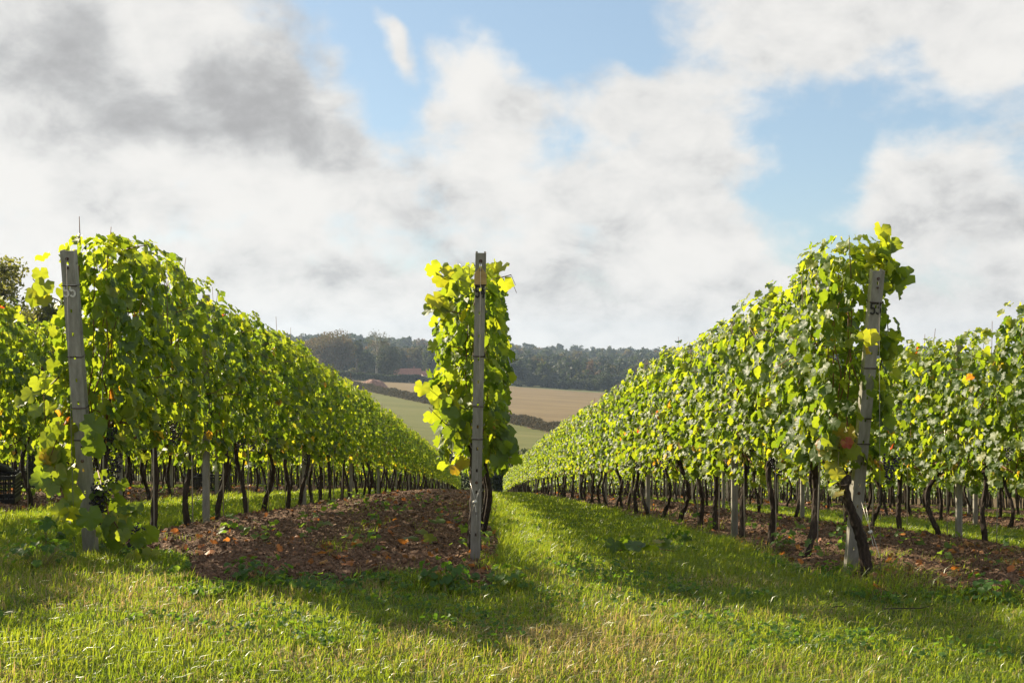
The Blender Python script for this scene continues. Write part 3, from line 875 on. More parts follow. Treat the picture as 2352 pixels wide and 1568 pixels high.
def foliage_mesh(seed, y0=-0.5, y1=0.5, z0=0.68, z1=1.90, w=0.155, n=400, level=0, size=(0.055, 0.098), name='foliage', extra=None, dx=0.0):
    g = np.random.default_rng(seed)
    y = g.uniform(y0 - 0.06, y1 + 0.06, n)
    top = z1 + 0.075 * (fnoise(y * 4 + seed, y * 0 + 3, 2) - 0.5) * 2
    bot = z0 + 0.20 * (fnoise(y * 5 + seed * 2, y * 0 + 7, 2) - 0.5) * 2
    u = g.random(n)
    z = bot + (top - bot) * u
    # a profile a little wider in the middle, narrower at the top
    prof = w * (0.80 + 0.30 * np.sin(pi * np.clip(u, 0, 1)) - 0.22 * u) * (0.75 + 0.55 * fnoise(y * 5 + seed, z * 5, 3))
    side = np.where(g.random(n) < 0.5, -1.0, 1.0)
    shell = g.random(n) < 0.72
    x = side * prof * np.where(shell, g.uniform(0.78, 1.12, n), g.uniform(0.0, 0.8, n))
    x = x + dx
    P = np.stack([x, y, z], 1)
    topness = np.clip((u - 0.88) / 0.12, 0, 1)
    Nr = np.stack([side * g.uniform(0.5, 1.3, n), g.normal(0, 0.50, n), g.uniform(0.0, 0.9, n) + 0.9 * topness], 1)
    Nr += g.normal(0, 0.22, (n, 3))
    tip = np.stack([side * g.uniform(-0.1, 0.6, n), g.normal(0, 0.55, n), -np.ones(n) * (1 - 0.9 * topness)], 1)
    sz = g.uniform(size[0], size[1], n) * (1 - 0.2 * topness)
    rn = leaf_rnd(g, n, 0.016, 0.0012)
    low = u < 0.16
    rn = np.where(low & (g.random(n) < 0.07), g.uniform(0.78, 0.92, n), rn)
    rn = np.where((u > 0.85) & (g.random(n) < 0.55), g.uniform(0.5, 0.79, n), rn)
    V, F, R = place_leaves(P, Nr, tip, sz, rn, level, g)
    if extra is not None:
        ev, ef, er = extra
        return mesh_np(name, np.vstack([V, ev]), [np.vstack([F, ef + len(V)])], M_leaf, np.concatenate([R, er]), True)
    return mesh_np(name, V, [F], M_leaf, R, True)

def cane_mesh(seed, z1=1.92, n=7, y0=-0.45, y1=0.45, out=0.12):
    g = np.random.default_rng(seed)
    mb = MB()
    # fruiting wood tied along the bottom wire
    mb.tube([(0, y0, 0.70), (0.015, y0 * .5, 0.73), (0, 0, 0.72), (-0.01, y1 * .5, 0.74), (0, y1, 0.71)], 0.008, 5, 0.3)
    for i in range(n):
        y = g.uniform(y0, y1); x = g.normal(0, 0.03)
        top = z1 + g.uniform(-0.35, -0.02)
        if g.random() < 0.10: top = z1 + g.uniform(0.04, 0.16)
        zz = np.linspace(0.72, top, 6)
        xx = x + np.cumsum(g.normal(0, 0.028, 6)); yy = y + np.cumsum(g.normal(0, 0.03, 6))
        mb.tube(np.stack([xx, yy, zz], 1), np.linspace(0.0048, 0.0022, 6), 5, g.random())
    for i in range(3):   # shoots leaning out of the wall of leaves
        y = g.uniform(y0, y1); s = g.choice([-1, 1]); z = g.uniform(0.8, 1.8)
        mb.tube([(s * 0.08, y, z), (s * 0.22, y + g.normal(0, .08), z + .03), (s * (0.24 + out * g.random()), y + g.normal(0, .15), z - g.uniform(-.1, .1))], [0.004, 0.003, 0.0018], 4)
    return mb.mesh('canes', M_cane, True)

def trunk_mesh(seed, h=0.70, bend=1.15, base=None, head=None, r=0.0225):
    g = np.random.default_rng(seed)
    n = 11
    t = np.linspace(0, 1, n)
    a, b = g.uniform(-0.045, 0.045, 2) * bend
    ph = g.uniform(0, 6.28)
    x = a * np.sin(t * pi * g.uniform(1.2, 2.4) + ph) - a * np.sin(ph) + np.cumsum(g.normal(0, 0.005, n))
    y = b * 1.6 * np.sin(t * pi * g.uniform(1.0, 2.2) + ph * 2) - b * 1.6 * np.sin(ph * 2) + np.cumsum(g.normal(0, 0.006, n))
    z = -0.08 + t * (h + 0.08)
    P = np.stack([x, y, z], 1)
    if base is not None:
        P[:, :2] += np.outer(1 - t, np.array(base[:2]) - P[0, :2]) + np.outer(t, np.array(head[:2]) - P[-1, :2]) * 1.0
    R = r * (1.15 - 0.3 * t + 0.35 * np.exp(-((t - 0.05) / 0.08) ** 2) + 0.45 * np.exp(-((t - 0.98) / 0.07) ** 2)) * g.uniform(0.88, 1.14, n)
    # subdivide smoothly
    tt = np.linspace(0, 1, 26)
    P = np.stack([np.interp(tt, t, P[:, k]) for k in range(3)], 1)
    P[1:-1] = (P[:-2] + 2 * P[1:-1] + P[2:]) / 4
    R = np.interp(tt, t, R)
    mb = MB()
    mb.tube(P, R, 9, jitter=0.13, seed=seed)
    e = P[-1]
    for s in (-1, 1):   # gnarled head and two arms
        mb.tube([e - [0, 0, .06], e + [g.normal(0, .01), s * .07, .03], e + [g.normal(0, .015), s * .16, .045 + g.uniform(0, .03)]], [r * .85, r * .6, r * .28], 7, jitter=0.15, seed=seed + 5)
    return mb.mesh('trunk', M_bark, False)

def bunch_mesh(seed):
    g = np.random.default_rng(seed)
    mb = MB()
    t = (1 + 5 ** 0.5) / 2
    I = np.array([(-1, t, 0), (1, t, 0), (-1, -t, 0), (1, -t, 0), (0, -1, t), (0, 1, t), (0, -1, -t), (0, 1, -t), (t, 0, -1), (t, 0, 1), (-t, 0, -1), (-t, 0, 1)]) / np.sqrt(1 + t * t)
    IF = np.array([(0, 11, 5), (0, 5, 1), (0, 1, 7), (0, 7, 10), (0, 10, 11), (1, 5, 9), (5, 11, 4), (11, 10, 2), (10, 7, 6), (7, 1, 8), (3, 9, 4), (3, 4, 2), (3, 2, 6), (3, 6, 8), (3, 8, 9), (4, 9, 5), (2, 4, 11), (6, 2, 10), (8, 6, 7), (9, 8, 1)])
    for i in range(64):
        z = -g.random() * 0.13
        rr = 0.034 * (1 - (-z / 0.15) ** 1.5) + 0.006
        a = g.random() * 6.28
        c = np.array([rr * cos(a), rr * sin(a), z])
        mb.add(c + I * g.uniform(0.0060, 0.0078), [IF], g.random())
    return mb.mesh('grape_bunch', M_grape, True)

BUNCH = [bunch_mesh(900 + i) for i in range(4)]
FOL0 = [foliage_mesh(1000 + i, n=760, level=0) for i in range(9)]
FOL1 = [foliage_mesh(1100 + i, n=720, level=1) for i in range(7)]
CANE = [cane_mesh(1200 + i) for i in range(7)]
TRK = [trunk_mesh(1300 + i) for i in range(12)]

FIRST_VINE = {55: 6.6, 54: 6.85, 53: 6.25, 52: 6.4, 51: 6.6, 50: 6.5, 49: 6.4, 48: 6.6, 56: 6.95, 57: 7.0, 58: 7.2, 59: 7.4, 60: 7.6, 61: 7.8}
ORD = ['first', 'second', 'third', 'fourth', 'fifth', 'sixth', 'seventh', 'eighth', 'ninth', 'tenth', 'eleventh', 'twelfth']
ROWDESC = {55: 'the large left row', 54: 'the centre row', 53: 'the large right row', 52: 'the right edge row',
           56: 'the left edge row', 57: 'the row beyond the left edge row', 58: 'the third row leftward from the white-numbered post',
           51: 'the row beyond the right edge row', 50: 'the third row rightward from the leaning trunk'}
GAP = {54: 0.0}

def row_shift(n, y):
    return 0.03 * math.sin(y * 0.9 + n * 2.1)

def make_vine(n, i, y, near, label, group, seed, custom=None):
    g = random.Random(seed)
    x = row_x(n) + row_shift(n, y)
    z = G(x, y)
    flip = pi if g.random() < 0.5 else 0.0
    rz = flip + g.uniform(-0.05, 0.05)
    if custom is not None: rz = 0.0
    t = thing('grapevine', label, 'grapevine', (x, y, z), (0, 0, rz), group)
    t.scale = (1, 1, 1) if custom else (g.uniform(0.9, 1.12), 1.0, g.uniform(0.975, 1.03))
    if custom:
        custom(t)
    else:
        link('trunk', TRK[g.randrange(12)], t)
        fol = FOL0 if near else FOL1
        link('foliage', fol[g.randrange(len(fol))], t)
        link('canes', CANE[g.randrange(len(CANE))], t, None, (0, 0, pi * g.randrange(2)))
    return t

def add_bunches(t, k, seed, yr=(-0.4, 0.4), zr=(0.66, 0.92), xs=0.16):
    g = random.Random(seed)
    for q in range(k):
        link('grape_bunch', BUNCH[g.randrange(4)], t, (g.choice([-1, 1]) * g.uniform(0.06, xs), g.uniform(*yr), g.uniform(*zr)), (g.uniform(-.2, .2), g.uniform(-.2, .2), g.uniform(0, 6)))

def loose_leaves(pts, seed, rnd_lo=0.3, rnd_hi=0.85, size=(0.075, 0.108), nrm=(0, -1, 0.3)):
    g = np.random.default_rng(seed)
    P = np.array(pts, float); n = len(P)
    Nr = np.array(nrm)[None] + g.normal(0, 0.45, (n, 3))
    tip = np.array([0, 0, -1.0])[None] + g.normal(0, 0.5, (n, 3))
    return place_leaves(P, Nr, tip, g.uniform(size[0], size[1], n), g.uniform(rnd_lo, rnd_hi, n), 0, g, 0.8)

def along(pts, n, spread, seed):
    g = np.random.default_rng(seed)
    P = np.array(pts, float)
    s = np.concatenate([[0], np.cumsum(np.linalg.norm(np.diff(P, axis=0), axis=1))])
    t = np.sort(g.random(n)) * s[-1]
    return np.stack([np.interp(t, s, P[:, k]) for k in range(3)], 1) + g.normal(0, spread, (n, 3))

def cat3(*parts):
    V = []; F = []; R = []; n = 0
    for v, f, r in parts:
        V.append(v); F.append(f + n); R.append(r); n += len(v)
    return np.vstack(V), np.vstack(F), np.concatenate(R)

def vine_end_55(t):
    link('trunk', trunk_mesh(2001, 0.70, 1.0, (0.02, 0.0), (0.0, 0.05)), t)
    o = t.location
    def L(dx, dy, Y):
        p = at(dx, dy, Y); return (p.x - o.x, p.y - o.y, p.z - o.z)
    # shoots that hang down beside and in front of the post
    c1 = [L(150, 1000, 6.35), L(125, 1080, 6.2), L(150, 1150, 6.1), L(175, 1215, 6.05)]
    c2 = [L(225, 1080, 6.5), L(250, 1180, 6.3), L(290, 1240, 6.2), L(360, 1270, 6.15)]
    c3 = [L(150, 850, 6.3), L(100, 900, 6.2), L(105, 980, 6.2)]
    c4 = [L(160, 700, 6.35), L(110, 680, 6.25), L(75, 640, 6.2)]
    c5 = [L(180, 640, 6.4), L(184, 560, 6.35), L(182, 497, 6.3)]
    c6 = [L(200, 960, 6.3), L(130, 1010, 6.2), L(112, 1060, 6.2)]
    ex = cat3(loose_leaves(along(c1, 28, 0.05, 1), 1, 0.3, 0.78, (0.085, 0.12)), loose_leaves(along(c2, 34, 0.06, 2), 2, 0.15, 0.9, (0.08, 0.12)),
              loose_leaves(along(c3, 12, 0.045, 3), 3, 0.4, 0.78), loose_leaves(along(c4, 9, 0.035, 4), 4, 0.55, 0.8), loose_leaves(along(c6, 18, 0.05, 5), 5, 0.4, 0.9),
              loose_leaves([L(98, 590, 6.2)], 6, 0.7, 0.8, (0.08, 0.09)), loose_leaves([L(215, 975, 6.05), L(218, 1020, 6.03), L(205, 1185, 6.0)], 7, 0.2, 0.3, (0.13, 0.15)))
    link('foliage', foliage_mesh(2002, -0.30, 0.5, 0.64, 1.86, 0.175, 880, 0, extra=ex), t)
    for c in (c1, c2, c3, c4, c5, c6):
        link('hanging_shoot', MB().tube(c, np.linspace(0.005, 0.002, len(c)), 5).mesh('hanging_shoot', M_cane, True), t)
    link('canes', cane_mesh(2003, 1.78, 9, -0.25), t)
    add_bunches(t, 5, 77, (-0.25, 0.3), (0.48, 0.75), 0.12)
    g = random.Random(4)
    for q in range(5):
        link('grape_bunch', BUNCH[q % 4], t, L(235 + g.uniform(-15, 30), 1095 + q * 14, 6.35), (0, 0, q))
    link('grape_bunch', BUNCH[1], t, L(318, 1205, 6.2), (0.3, 0.2, 1))

def vine_end_54(t):
    o = t.location
    def L(dx, dy, Y):
        p = at(dx, dy, Y); return (p.x - o.x, p.y - o.y, p.z - o.z)
    link('trunk', trunk_mesh(2011, 0.72, 0.5, (0.0, 0.0), (-0.02, 0.0), 0.036), t)
    c1 = [L(1070, 940, 6.5), L(1020, 920, 6.3), L(975, 885, 6.2)]
    c2 = [L(1075, 1000, 6.5), L(1030, 980, 6.3), L(985, 935, 6.2)]
    c3 = [L(1060, 640, 6.4), L(1020, 640, 6.3), L(1000, 625, 6.25)]
    c4 = [L(1060, 720, 6.4), L(1015, 710, 6.3), L(992, 690, 6.25)]
    c5 = [L(1140, 1000, 6.5), L(1165, 1020, 6.4), L(1172, 1060, 6.4)]
    ex = cat3(loose_leaves(along(c1, 12, 0.03, 11), 11, 0.3, 0.86, (0.075, 0.105)), loose_leaves(along(c2, 16, 0.04, 12), 12, 0.3, 0.7, (0.075, 0.105)),
              loose_leaves(along(c3, 9, 0.03, 13), 13, 0.55, 0.83), loose_leaves(along(c4, 9, 0.03, 14), 14, 0.5, 0.8), loose_leaves(along(c5, 12, 0.04, 15), 15, 0.2, 0.5, (0.08, 0.11)),
              loose_leaves([L(1150, 615, 6.4), L(1140, 610, 6.4), L(1160, 650, 6.4)], 16, 0.7, 0.84), loose_leaves([L(1065, 1060, 6.5), L(1045, 1075, 6.5)], 17, 0.84, 0.90, (0.06, 0.08)))
    link('foliage', foliage_mesh(2012, -0.42, 0.5, 0.66, 1.76, 0.185, 780, 0, extra=ex, dx=-0.035), t)
    for c in (c1, c2, c3, c4, c5):
        link('hanging_shoot', MB().tube(c, np.linspace(0.004, 0.0018, len(c)), 5).mesh('hanging_shoot', M_cane, True), t)
    link('canes', cane_mesh(2013, 1.70, 6, -0.4, 0.4, 0.05), t)
    add_bunches(t, 2, 78)

def vine_end_53(t):
    o = t.location
    def L(dx, dy, Y):
        p = at(dx, dy, Y); return (p.x - o.x, p.y - o.y, p.z - o.z)
    P = np.array([L(1992, 1345, 6.22), L(1990, 1300, 6.2), L(1983, 1255, 6.17), L(1972, 1215, 6.14), L(1955, 1175, 6.11), L(1944, 1140, 6.08), L(1938, 1110, 6.06)])
    mb = MB()
    tt = np.linspace(0, 1, 24); s = np.linspace(0, 1, len(P))
    Q = np.stack([np.interp(tt, s, P[:, k]) for k in range(3)], 1)
    Q[1:-1] = (Q[:-2] + 2 * Q[1:-1] + Q[2:]) / 4
    mb.tube(Q, 0.029 * (1.25 - 0.45 * tt) * np.random.default_rng(1).uniform(0.9, 1.12, 24), 9, jitter=0.12, seed=8)
    h = P[-1]
    mb.tube([h - [0, 0, .05], h + [0.02, 0.03, .02], h + [0.055, 0.10, .0], h + [0.05, 0.2, .06]], [0.026, .036, .026, .012], 8, jitter=.2, seed=2)
    mb.tube([h - [0, 0, .03], h + [-0.03, 0.02, .01], h + [-0.06, 0.03, -.005]], [0.022, .016, .007], 7, jitter=.2, seed=3)
    link('trunk', mb.mesh('trunk', M_bark, False), t)
    c1 = [L(2015, 640, 6.2), L(2030, 580, 6.15), L(2035, 545, 6.1)]
    c2 = [L(2020, 680, 6.2), L(2050, 640, 6.15), L(2062, 610, 6.1)]
    c3 = [L(1985, 785, 5.9), L(1978, 765, 5.88)]
    c4 = [L(2020, 850, 6.2), L(2040, 760, 6.2), L(2035, 710, 6.2)]
    c5 = [L(1930, 1000, 6.1), L(1925, 1060, 6.05), L(1930, 1120, 6.05)]
    c6 = [L(1955, 560, 6.2), L(1951, 545, 6.2), L(1950, 540, 6.2)]
    ex = cat3(loose_leaves(along(c1, 14, 0.035, 21), 21, 0.5, 0.84, (0.08, 0.11)), loose_leaves(along(c2, 8, 0.03, 22), 22, 0.35, 0.6, (0.09, 0.12)),
              loose_leaves(along(c3, 4, 0.03, 23), 23, 0.6, 0.78, (0.08, 0.10)), loose_leaves(along(c4, 8, 0.03, 24), 24, 0.1, 0.5, (0.08, 0.11)),
              loose_leaves(along(c5, 18, 0.045, 25), 25, 0.55, 0.86, (0.075, 0.105), (-0.8, -0.8, 0.3)),
              loose_leaves([L(1945, 1015, 6.0)], 26, 0.95, 0.96, (0.06, 0.07)))
    link('foliage', foliage_mesh(2022, -0.16, 0.5, 0.68, 1.93, 0.175, 780, 0, extra=ex, dx=-0.06), t)
    for c in (c1, c2, c4, c5, [L(1955, 640, 6.0), L(1952, 590, 5.98), L(1950, 540, 5.95)]):
        link('hanging_shoot', MB().tube(c, np.linspace(0.005, 0.002, len(c)), 5).mesh('hanging_shoot', M_shoot, True), t)
    link('canes', cane_mesh(2023, 1.85, 7, 0.0), t)
    add_bunches(t, 4, 79)

CUSTOM = {55: vine_end_55, 54: vine_end_54, 53: vine_end_53}
COUNT = {53: 72, 55: 72, 54: 12, 56: 34, 52: 34, 57: 22, 51: 22, 58: 14, 50: 14}      # vines built one by one
ROWS_LEFT = [55, 56, 57, 58, 59, 60, 61]
ROWS_RIGHT = [53, 52, 51, 50, 49, 48]
far_spots = []
TOTAL = {}
seed = 5000
for n in [53, 55, 54] + [56, 52, 57, 51, 58, 50, 59, 49, 60, 48, 61, 62, 63, 64, 47, 46, 45, 44, 43, 42, 41, 40]:
    y = FIRST_VINE.get(n, 7.0)
    i = 0
    while y < 103:
        seed += 1
        if i < COUNT.get(n, 0):
            g = random.Random(seed)
            if i == 0 and n in CUSTOM:
                lab = {55: 'end vine by post 55, its leafy shoots hanging down to the grass',
                       54: 'end vine of the centre row, straight dark trunk hidden behind post 54',
                       53: 'end vine whose bare trunk leans across the foot of post 53'}[n]
            elif i < 10:
                lab = '%s vine from the near end of %s' % (ORD[i], ROWDESC[n])
            else:
                lab = 'vine in the far part of %s' % ROWDESC[n]
            grp = 'grapevines in ' + ROWDESC[n]
            t = make_vine(n, i, y, y < 17, lab, grp, seed, CUSTOM.get(n) if i == 0 else None)
            if y < 16 and n in (53, 55, 52, 56) and i > 0:
                add_bunches(t, 3 if n in (53, 55) else 2, seed)
        else:
            far_spots.append((n, y))
        i += 1
        y += 1.0 + (random.Random(seed).uniform(-0.05, 0.05))
    TOTAL[n] = i

# the remaining vines, mostly hidden, as one mass
def far_vines():
    g = np.random.default_rng(77)
    Vs = []; Fs = []; Rs = []; nv = 0
    base = []
    for k in range(5):
        gg = np.random.default_rng(3000 + k)
        n = 150
        y = gg.uniform(-0.52, 0.52, n); z = gg.uniform(0.64, 1.93, n); side = np.where(gg.random(n) < .5, -1., 1.)
        x = side * gg.uniform(0.08, 0.24, n)
        P = np.stack([x, y, z], 1)
        Nr = np.stack([side, gg.normal(0, .5, n), gg.uniform(0, .9, n)], 1)
        tip = np.stack([gg.normal(0, .3, n), gg.normal(0, .5, n), -np.ones(n)], 1)
        base.append(place_leaves(P, Nr, tip, gg.uniform(0.15, 0.21, n), leaf_rnd(gg, n), 2, gg))
    tb = []
    for k in range(5):
        gg = np.random.default_rng(3100 + k)
        mb = MB()
        zz = np.linspace(-0.05, 0.75, 5)
        mb.tube(np.stack([np.cumsum(gg.normal(0, .02, 5)), np.cumsum(gg.normal(0, .025, 5)), zz], 1), 0.028, 5, cap=False)
        tb.append((np.vstack(mb.V), np.vstack(mb.F[4])))
    LV = []; LF = []; LR = []; nl = 0
    TV = []; TF = []; nt_ = 0
    for (n, y) in far_spots:
        x = row_x(n); z = G(x, y)
        v, f, r = base[g.integers(5)]
        s = g.choice([-1, 1])
        LV.append(v * [s, s, 1] + [x, y, z]); LF.append(f + nl); LR.append(r); nl += len(v)
        v, f = tb[g.integers(5)]
        TV.append(v + [x, y, z]); TF.append(f + nt_); nt_ += len(v)
    me = mesh_np('far_vines', np.vstack(LV + TV), [np.vstack(LF), np.vstack(TF) + nl], M_leaf, np.concatenate(LR + [np.zeros(nt_)]))
    me.materials.append(M_bark)
    k = sum(len(f) for f in LF)
    mi = np.zeros(len(me.polygons), np.int32); mi[k:] = 1
    me.polygons.foreach_set('material_index', mi)
    o = link('far_vines', me)
    tag(o, 'distant and hidden vines filling the rest of the rows', 'vines', None, 'stuff')
far_vines()

# ------------------------------------------------------------------ posts
def channel_mesh(h, w=0.060, d=0.052, t=0.003, step=0.13, hw=0.011, hh=0.020, name='channel', below=0.25):
    """folded steel channel with punched holes; front face at y = 0, flanges going back"""
    mb = MB()
    zs = [-below]
    z = h - 0.07
    holes = []
    while z > 0.12:
        holes.append(z); z -= step
    holes = holes[::-1]
    mb.box((-w / 2, 0, -below), (-hw / 2, t, h)); mb.box((hw / 2, 0, -below), (w / 2, t, h))
    lo = -below
    for q in holes:
        mb.box((-hw / 2, 0.0, lo), (hw / 2, t, q - hh / 2)); lo = q + hh / 2
    mb.box((-hw / 2, 0.0, lo), (hw / 2, t, h))
    for s in (-1, 1):
        a, b = (s * (w / 2 - t), s * w / 2) if s > 0 else (s * w / 2, s * (w / 2 - t))
        mb.box((a, t, -below), (b, d, h))
        a2, b2 = (s * (w / 2 - 0.012), s * (w / 2 - t)) if s > 0 else (s * (w / 2 - t), s * (w / 2 - 0.012))
        mb.box((a2, d - t, -below), (b2, d, h))
        # hooks punched out of the flanges
        for q in holes:
            x = s * (w / 2)
            mb.tube([(x, d * .5, q - .006), (x + s * .007, d * .5, q + .002), (x + s * .007, d * .5, q + .012)], 0.0022, 4)
    return mb.mesh(name, M_steel), holes

def stroke(mb, pts, w, y=-0.0035, th=0.0025):
    """a brush stroke of width w on the plane y"""
    P = np.array(pts, float)
    T = np.gradient(P, axis=0); T /= np.linalg.norm(T, axis=1)[:, None] + 1e-9
    Nn = np.stack([-T[:, 1], T[:, 0]], 1)
    n = len(P)
    P = P.copy(); P[0] -= T[0] * w * .3; P[-1] += T[-1] * w * .3
    ww = w * np.random.default_rng(n).uniform(0.85, 1.15, n)[:, None] / 2
    A = P + Nn * ww; B = P - Nn * ww
    V = np.vstack([np.c_[A[:, 0], np.full(n, y), A[:, 1]], np.c_[B[:, 0], np.full(n, y), B[:, 1]],
                   np.c_[A[:, 0], np.full(n, y + th), A[:, 1]], np.c_[B[:, 0], np.full(n, y + th), B[:, 1]]])
    F = []
    for i in range(n - 1):
        F += [(i, i + 1, n + i + 1, n + i), (i, 2 * n + i, 2 * n + i + 1, i + 1), (n + i, n + i + 1, 3 * n + i + 1, 3 * n + i)]
    F += [(0, n, 3 * n, 2 * n), (n - 1, 3 * n - 1, 4 * n - 1, 2 * n - 1)]
    mb.add(V, [F])

def arc(cx, cz, rx, rz, a0, a1, n=9):
    return [(cx + rx * cos(radians(a)), cz + rz * sin(radians(a))) for a in np.linspace(a0, a1, n)]

def digit(mb, ch, cx, cz, w, h, sw):
    if ch == '5':
        stroke(mb, [(cx + w * .5, cz + h * .5), (cx, cz + h * .5), (cx - w * .42, cz + h * .49)], sw)
        stroke(mb, [(cx - w * .42, cz + h * .46), (cx - w * .44, cz + h * .25), (cx - w * .42, cz + h * .06)], sw, -0.0040)
        stroke(mb, arc(cx - w * .05, cz - h * .2, w * .5, h * .28, 125, -140, 12), sw, -0.0045)
    elif ch == '4':
        stroke(mb, [(cx + w * .1, cz + h * .5), (cx - w * .2, cz + h * .1), (cx - w * .5, cz - h * .12)], sw)
        stroke(mb, [(cx - w * .5, cz - h * .14), (cx, cz - h * .13), (cx + w * .55, cz - h * .10)], sw, -0.0040)
        stroke(mb, [(cx + w * .24, cz + h * .18), (cx + w * .2, cz - h * .15), (cx + w * .16, cz - h * .5)], sw, -0.0045)
    elif ch == '3':
        stroke(mb, [(cx - w * .45, cz + h * .48), (cx, cz + h * .5), (cx + w * .45, cz + h * .48), (cx + w * .2, cz + h * .28), (cx, cz + h * .10)], sw)
        stroke(mb, arc(cx - w * .05, cz - h * .18, w * .5, h * .29, 85, -140, 12), sw, -0.0040)

def ring(mb, z, w=0.060, d=0.052, r=0.0035, off=0.004, tilt=0.0):
    a = w / 2 + off
    mb.tube([(-a, -off, z), (a, -off, z + tilt), (a, d + off, z + tilt), (-a, d + off, z), (-a, -off, z)], r, 6, cap=False)

def end_post(n, base, top, h_pts, number, num_y, paint, wraps, label, width, extra=None):
    """base/top: world points; the front face looks back at the viewer"""
    axis = (top - base)
    H = axis.length
    zax = axis.normalized()
    yax = Vector((0, 1, 0)); yax = (yax - zax * yax.dot(zax)).normalized()
    xax = yax.cross(zax)
    rot = Matrix((xax, yax, zax)).transposed()
    t = thing('end_post', label, 'vineyard post', base, rot.to_euler(), 'numbered end posts')
    me, holes = channel_mesh(H, width)
    link('channel', me, t)
    mb = MB()
    for ch, cx in zip(number, (-width * .235, width * .235)):
        digit(mb, ch, cx, num_y, width * .36, 0.060, 0.0095)
    link('number', mb.mesh('number', paint), t)
    for z in wraps:
        mb = MB(); ring(mb, z, width, tilt=random.uniform(-.003, .003))
        link('wire_wrap', mb.mesh('wire_wrap', M_wire, True), t)
    for z, r in ((H - 0.055, 0.009), (H - 0.105, 0.006), (0.52, 0.009)):
        mb = MB()
        mb.tube([(0, 0.002, z + .012), (0, -0.006, z + .012)], r, 8)
        mb.tube([(0, -0.006, z + .012), (0, -0.012, z + .012)], r * .55, 6)
        link('bolt', mb.mesh('bolt', M_rust, False), t)
    if extra: extra(t, H)
    return t, rot

EP = {}
B = {55: at(205, 1262, 6.4), 54: at(1091, 1306, 6.4), 53: at(1955, 1328, 6.4)}
Tp = {55: at(153, 576, 6.03), 54: at(1104.5, 581, 5.95), 53: at(2019, 622, 5.95)}
for k in B: B[k].z = min(B[k].z, G(B[k].x, B[k].y) + 0.03)
def zpost(k, dy):
    """distance along post k of picture row dy"""
    b, t_ = B[k], Tp[k]
    best = 0; bd = 1e9
    for s in np.linspace(0, 1, 400):
        p = b + (t_ - b) * s
        d = (p - cam.location).dot(FW)
        yy = 784 - (p.z - CAM_Z) / d * FPX
        if abs(yy - dy) < bd: bd = abs(yy - dy); best = s
    return best * (t_ - b).length

def tag54(t, H):
    z0 = zpost(54, 652); z1 = zpost(54, 615)
    w = 0.033
    P = [(-w, z0), (w, z0), (w, z0 + (z1 - z0) * .62), (0.008, z1), (-0.008, z1), (-w, z0 + (z1 - z0) * .62)]
    V = [(x, -0.006, z) for x, z in P] + [(x, -0.0042, z) for x, z in P]
    k = 6
    F = [tuple(range(6))[::-1], tuple(range(6, 12))]
    Q = [(i, (i + 1) % k, (i + 1) % k + k, i + k) for i in range(k)]
    mb = MB(); mb.add(V, [F, Q])
    tg = link('card_tag', mb.mesh('card_tag', M_tag), t)
    mb = MB()
    mb.tube([(0, -0.0065, z1 - .006), (0, -0.009, z1 + .008), (0, -0.003, z1 + .02)], 0.0025, 6)
    link('eyelet', mb.mesh('eyelet', M_rust, True), tg)

end_post(55, B[55], Tp[55], None, '55', zpost(55, 668), M_whitep, [zpost(55, y) for y in (655, 820, 937, 1011)], 'leaning grey steel end post painted with a white 55, at the left', 0.073)
end_post(54, B[54], Tp[54], None, '54', zpost(54, 670), M_blackp, [zpost(54, y) for y in (655, 818, 932, 1008)], 'grey steel end post with a buff card tag above a black 54', 0.058, tag54)
end_post(53, B[53], Tp[53], None, '53', zpost(53, 708), M_blackp, [zpost(53, y) for y in (693, 846, 960, 1018)], 'leaning grey steel end post painted with a black 53, on the right row', 0.066)

# stay wires of the end posts with their tensioners
def stay(k, top_dy, foot, label, grip):
    p0 = B[k] + (Tp[k] - B[k]) * (zpost(k, top_dy) / (Tp[k] - B[k]).length) + Vector((0, -0.012, 0))
    f = Vector((foot.x, foot.y, G(foot.x, foot.y) - 0.03))
    t = thing('stay_wire', label, 'wire', f)
    mb = MB(); mb.tube([tuple(p0 - f), (0, 0, 0)], 0.0014, 5)
    link('wire', mb.mesh('wire', M_wirem, True), t)
    if grip:
        for (a, b) in grip['wires']:
            mb = MB(); mb.tube([tuple(a - f), tuple(b - f)], 0.0016, 5)
            link('tie', mb.mesh('tie', M_wirel, True), t)
        c = grip['c'] - f
        mb = MB()
        mb.tube([tuple(c + Vector((-0.013, -0.004, -0.006))), tuple(c + Vector((-.006, -.006, -.002))), tuple(c + Vector((0.008, -0.005, 0.006)))], [0.009, 0.0115, 0.008], 8)
        link('tensioner', mb.mesh('tensioner', M_wirel, True), t)
stay(55, 592, at(172, 1290, 6.05), 'thin stay wire dropping straight down beside post 55', None)
a54 = 5.86
stay(54, 600, at(1097, 1330, 6.0), 'stay wire running down the front of post 54 with a small tensioner', {
    'c': at(1092, 1152, 6.20), 'wires': [(at(1079, 1104, 6.27), at(1092, 1150, 6.2)), (at(1102, 1122, 6.22), at(1092, 1150, 6.2)),
     (at(1078, 1192, 6.3), at(1091, 1156, 6.2)), (at(1098, 1245, 6.28), at(1092, 1156, 6.2))]})
stay(53, 640, at(2022, 1335, 5.95), 'upright stay wire just right of post 53 with a round tensioner beside it', {
    'c': at(1999, 1221, 6.15), 'wires': [(at(1978, 1150, 6.25), at(1999, 1220, 6.15)), (at(1987, 1150, 6.25), at(1999, 1220, 6.15)),
     (at(2003, 1222, 6.15), at(2020, 1276, 6.0)), (at(1999, 1222, 6.15), at(2008, 1262, 6.1))]})

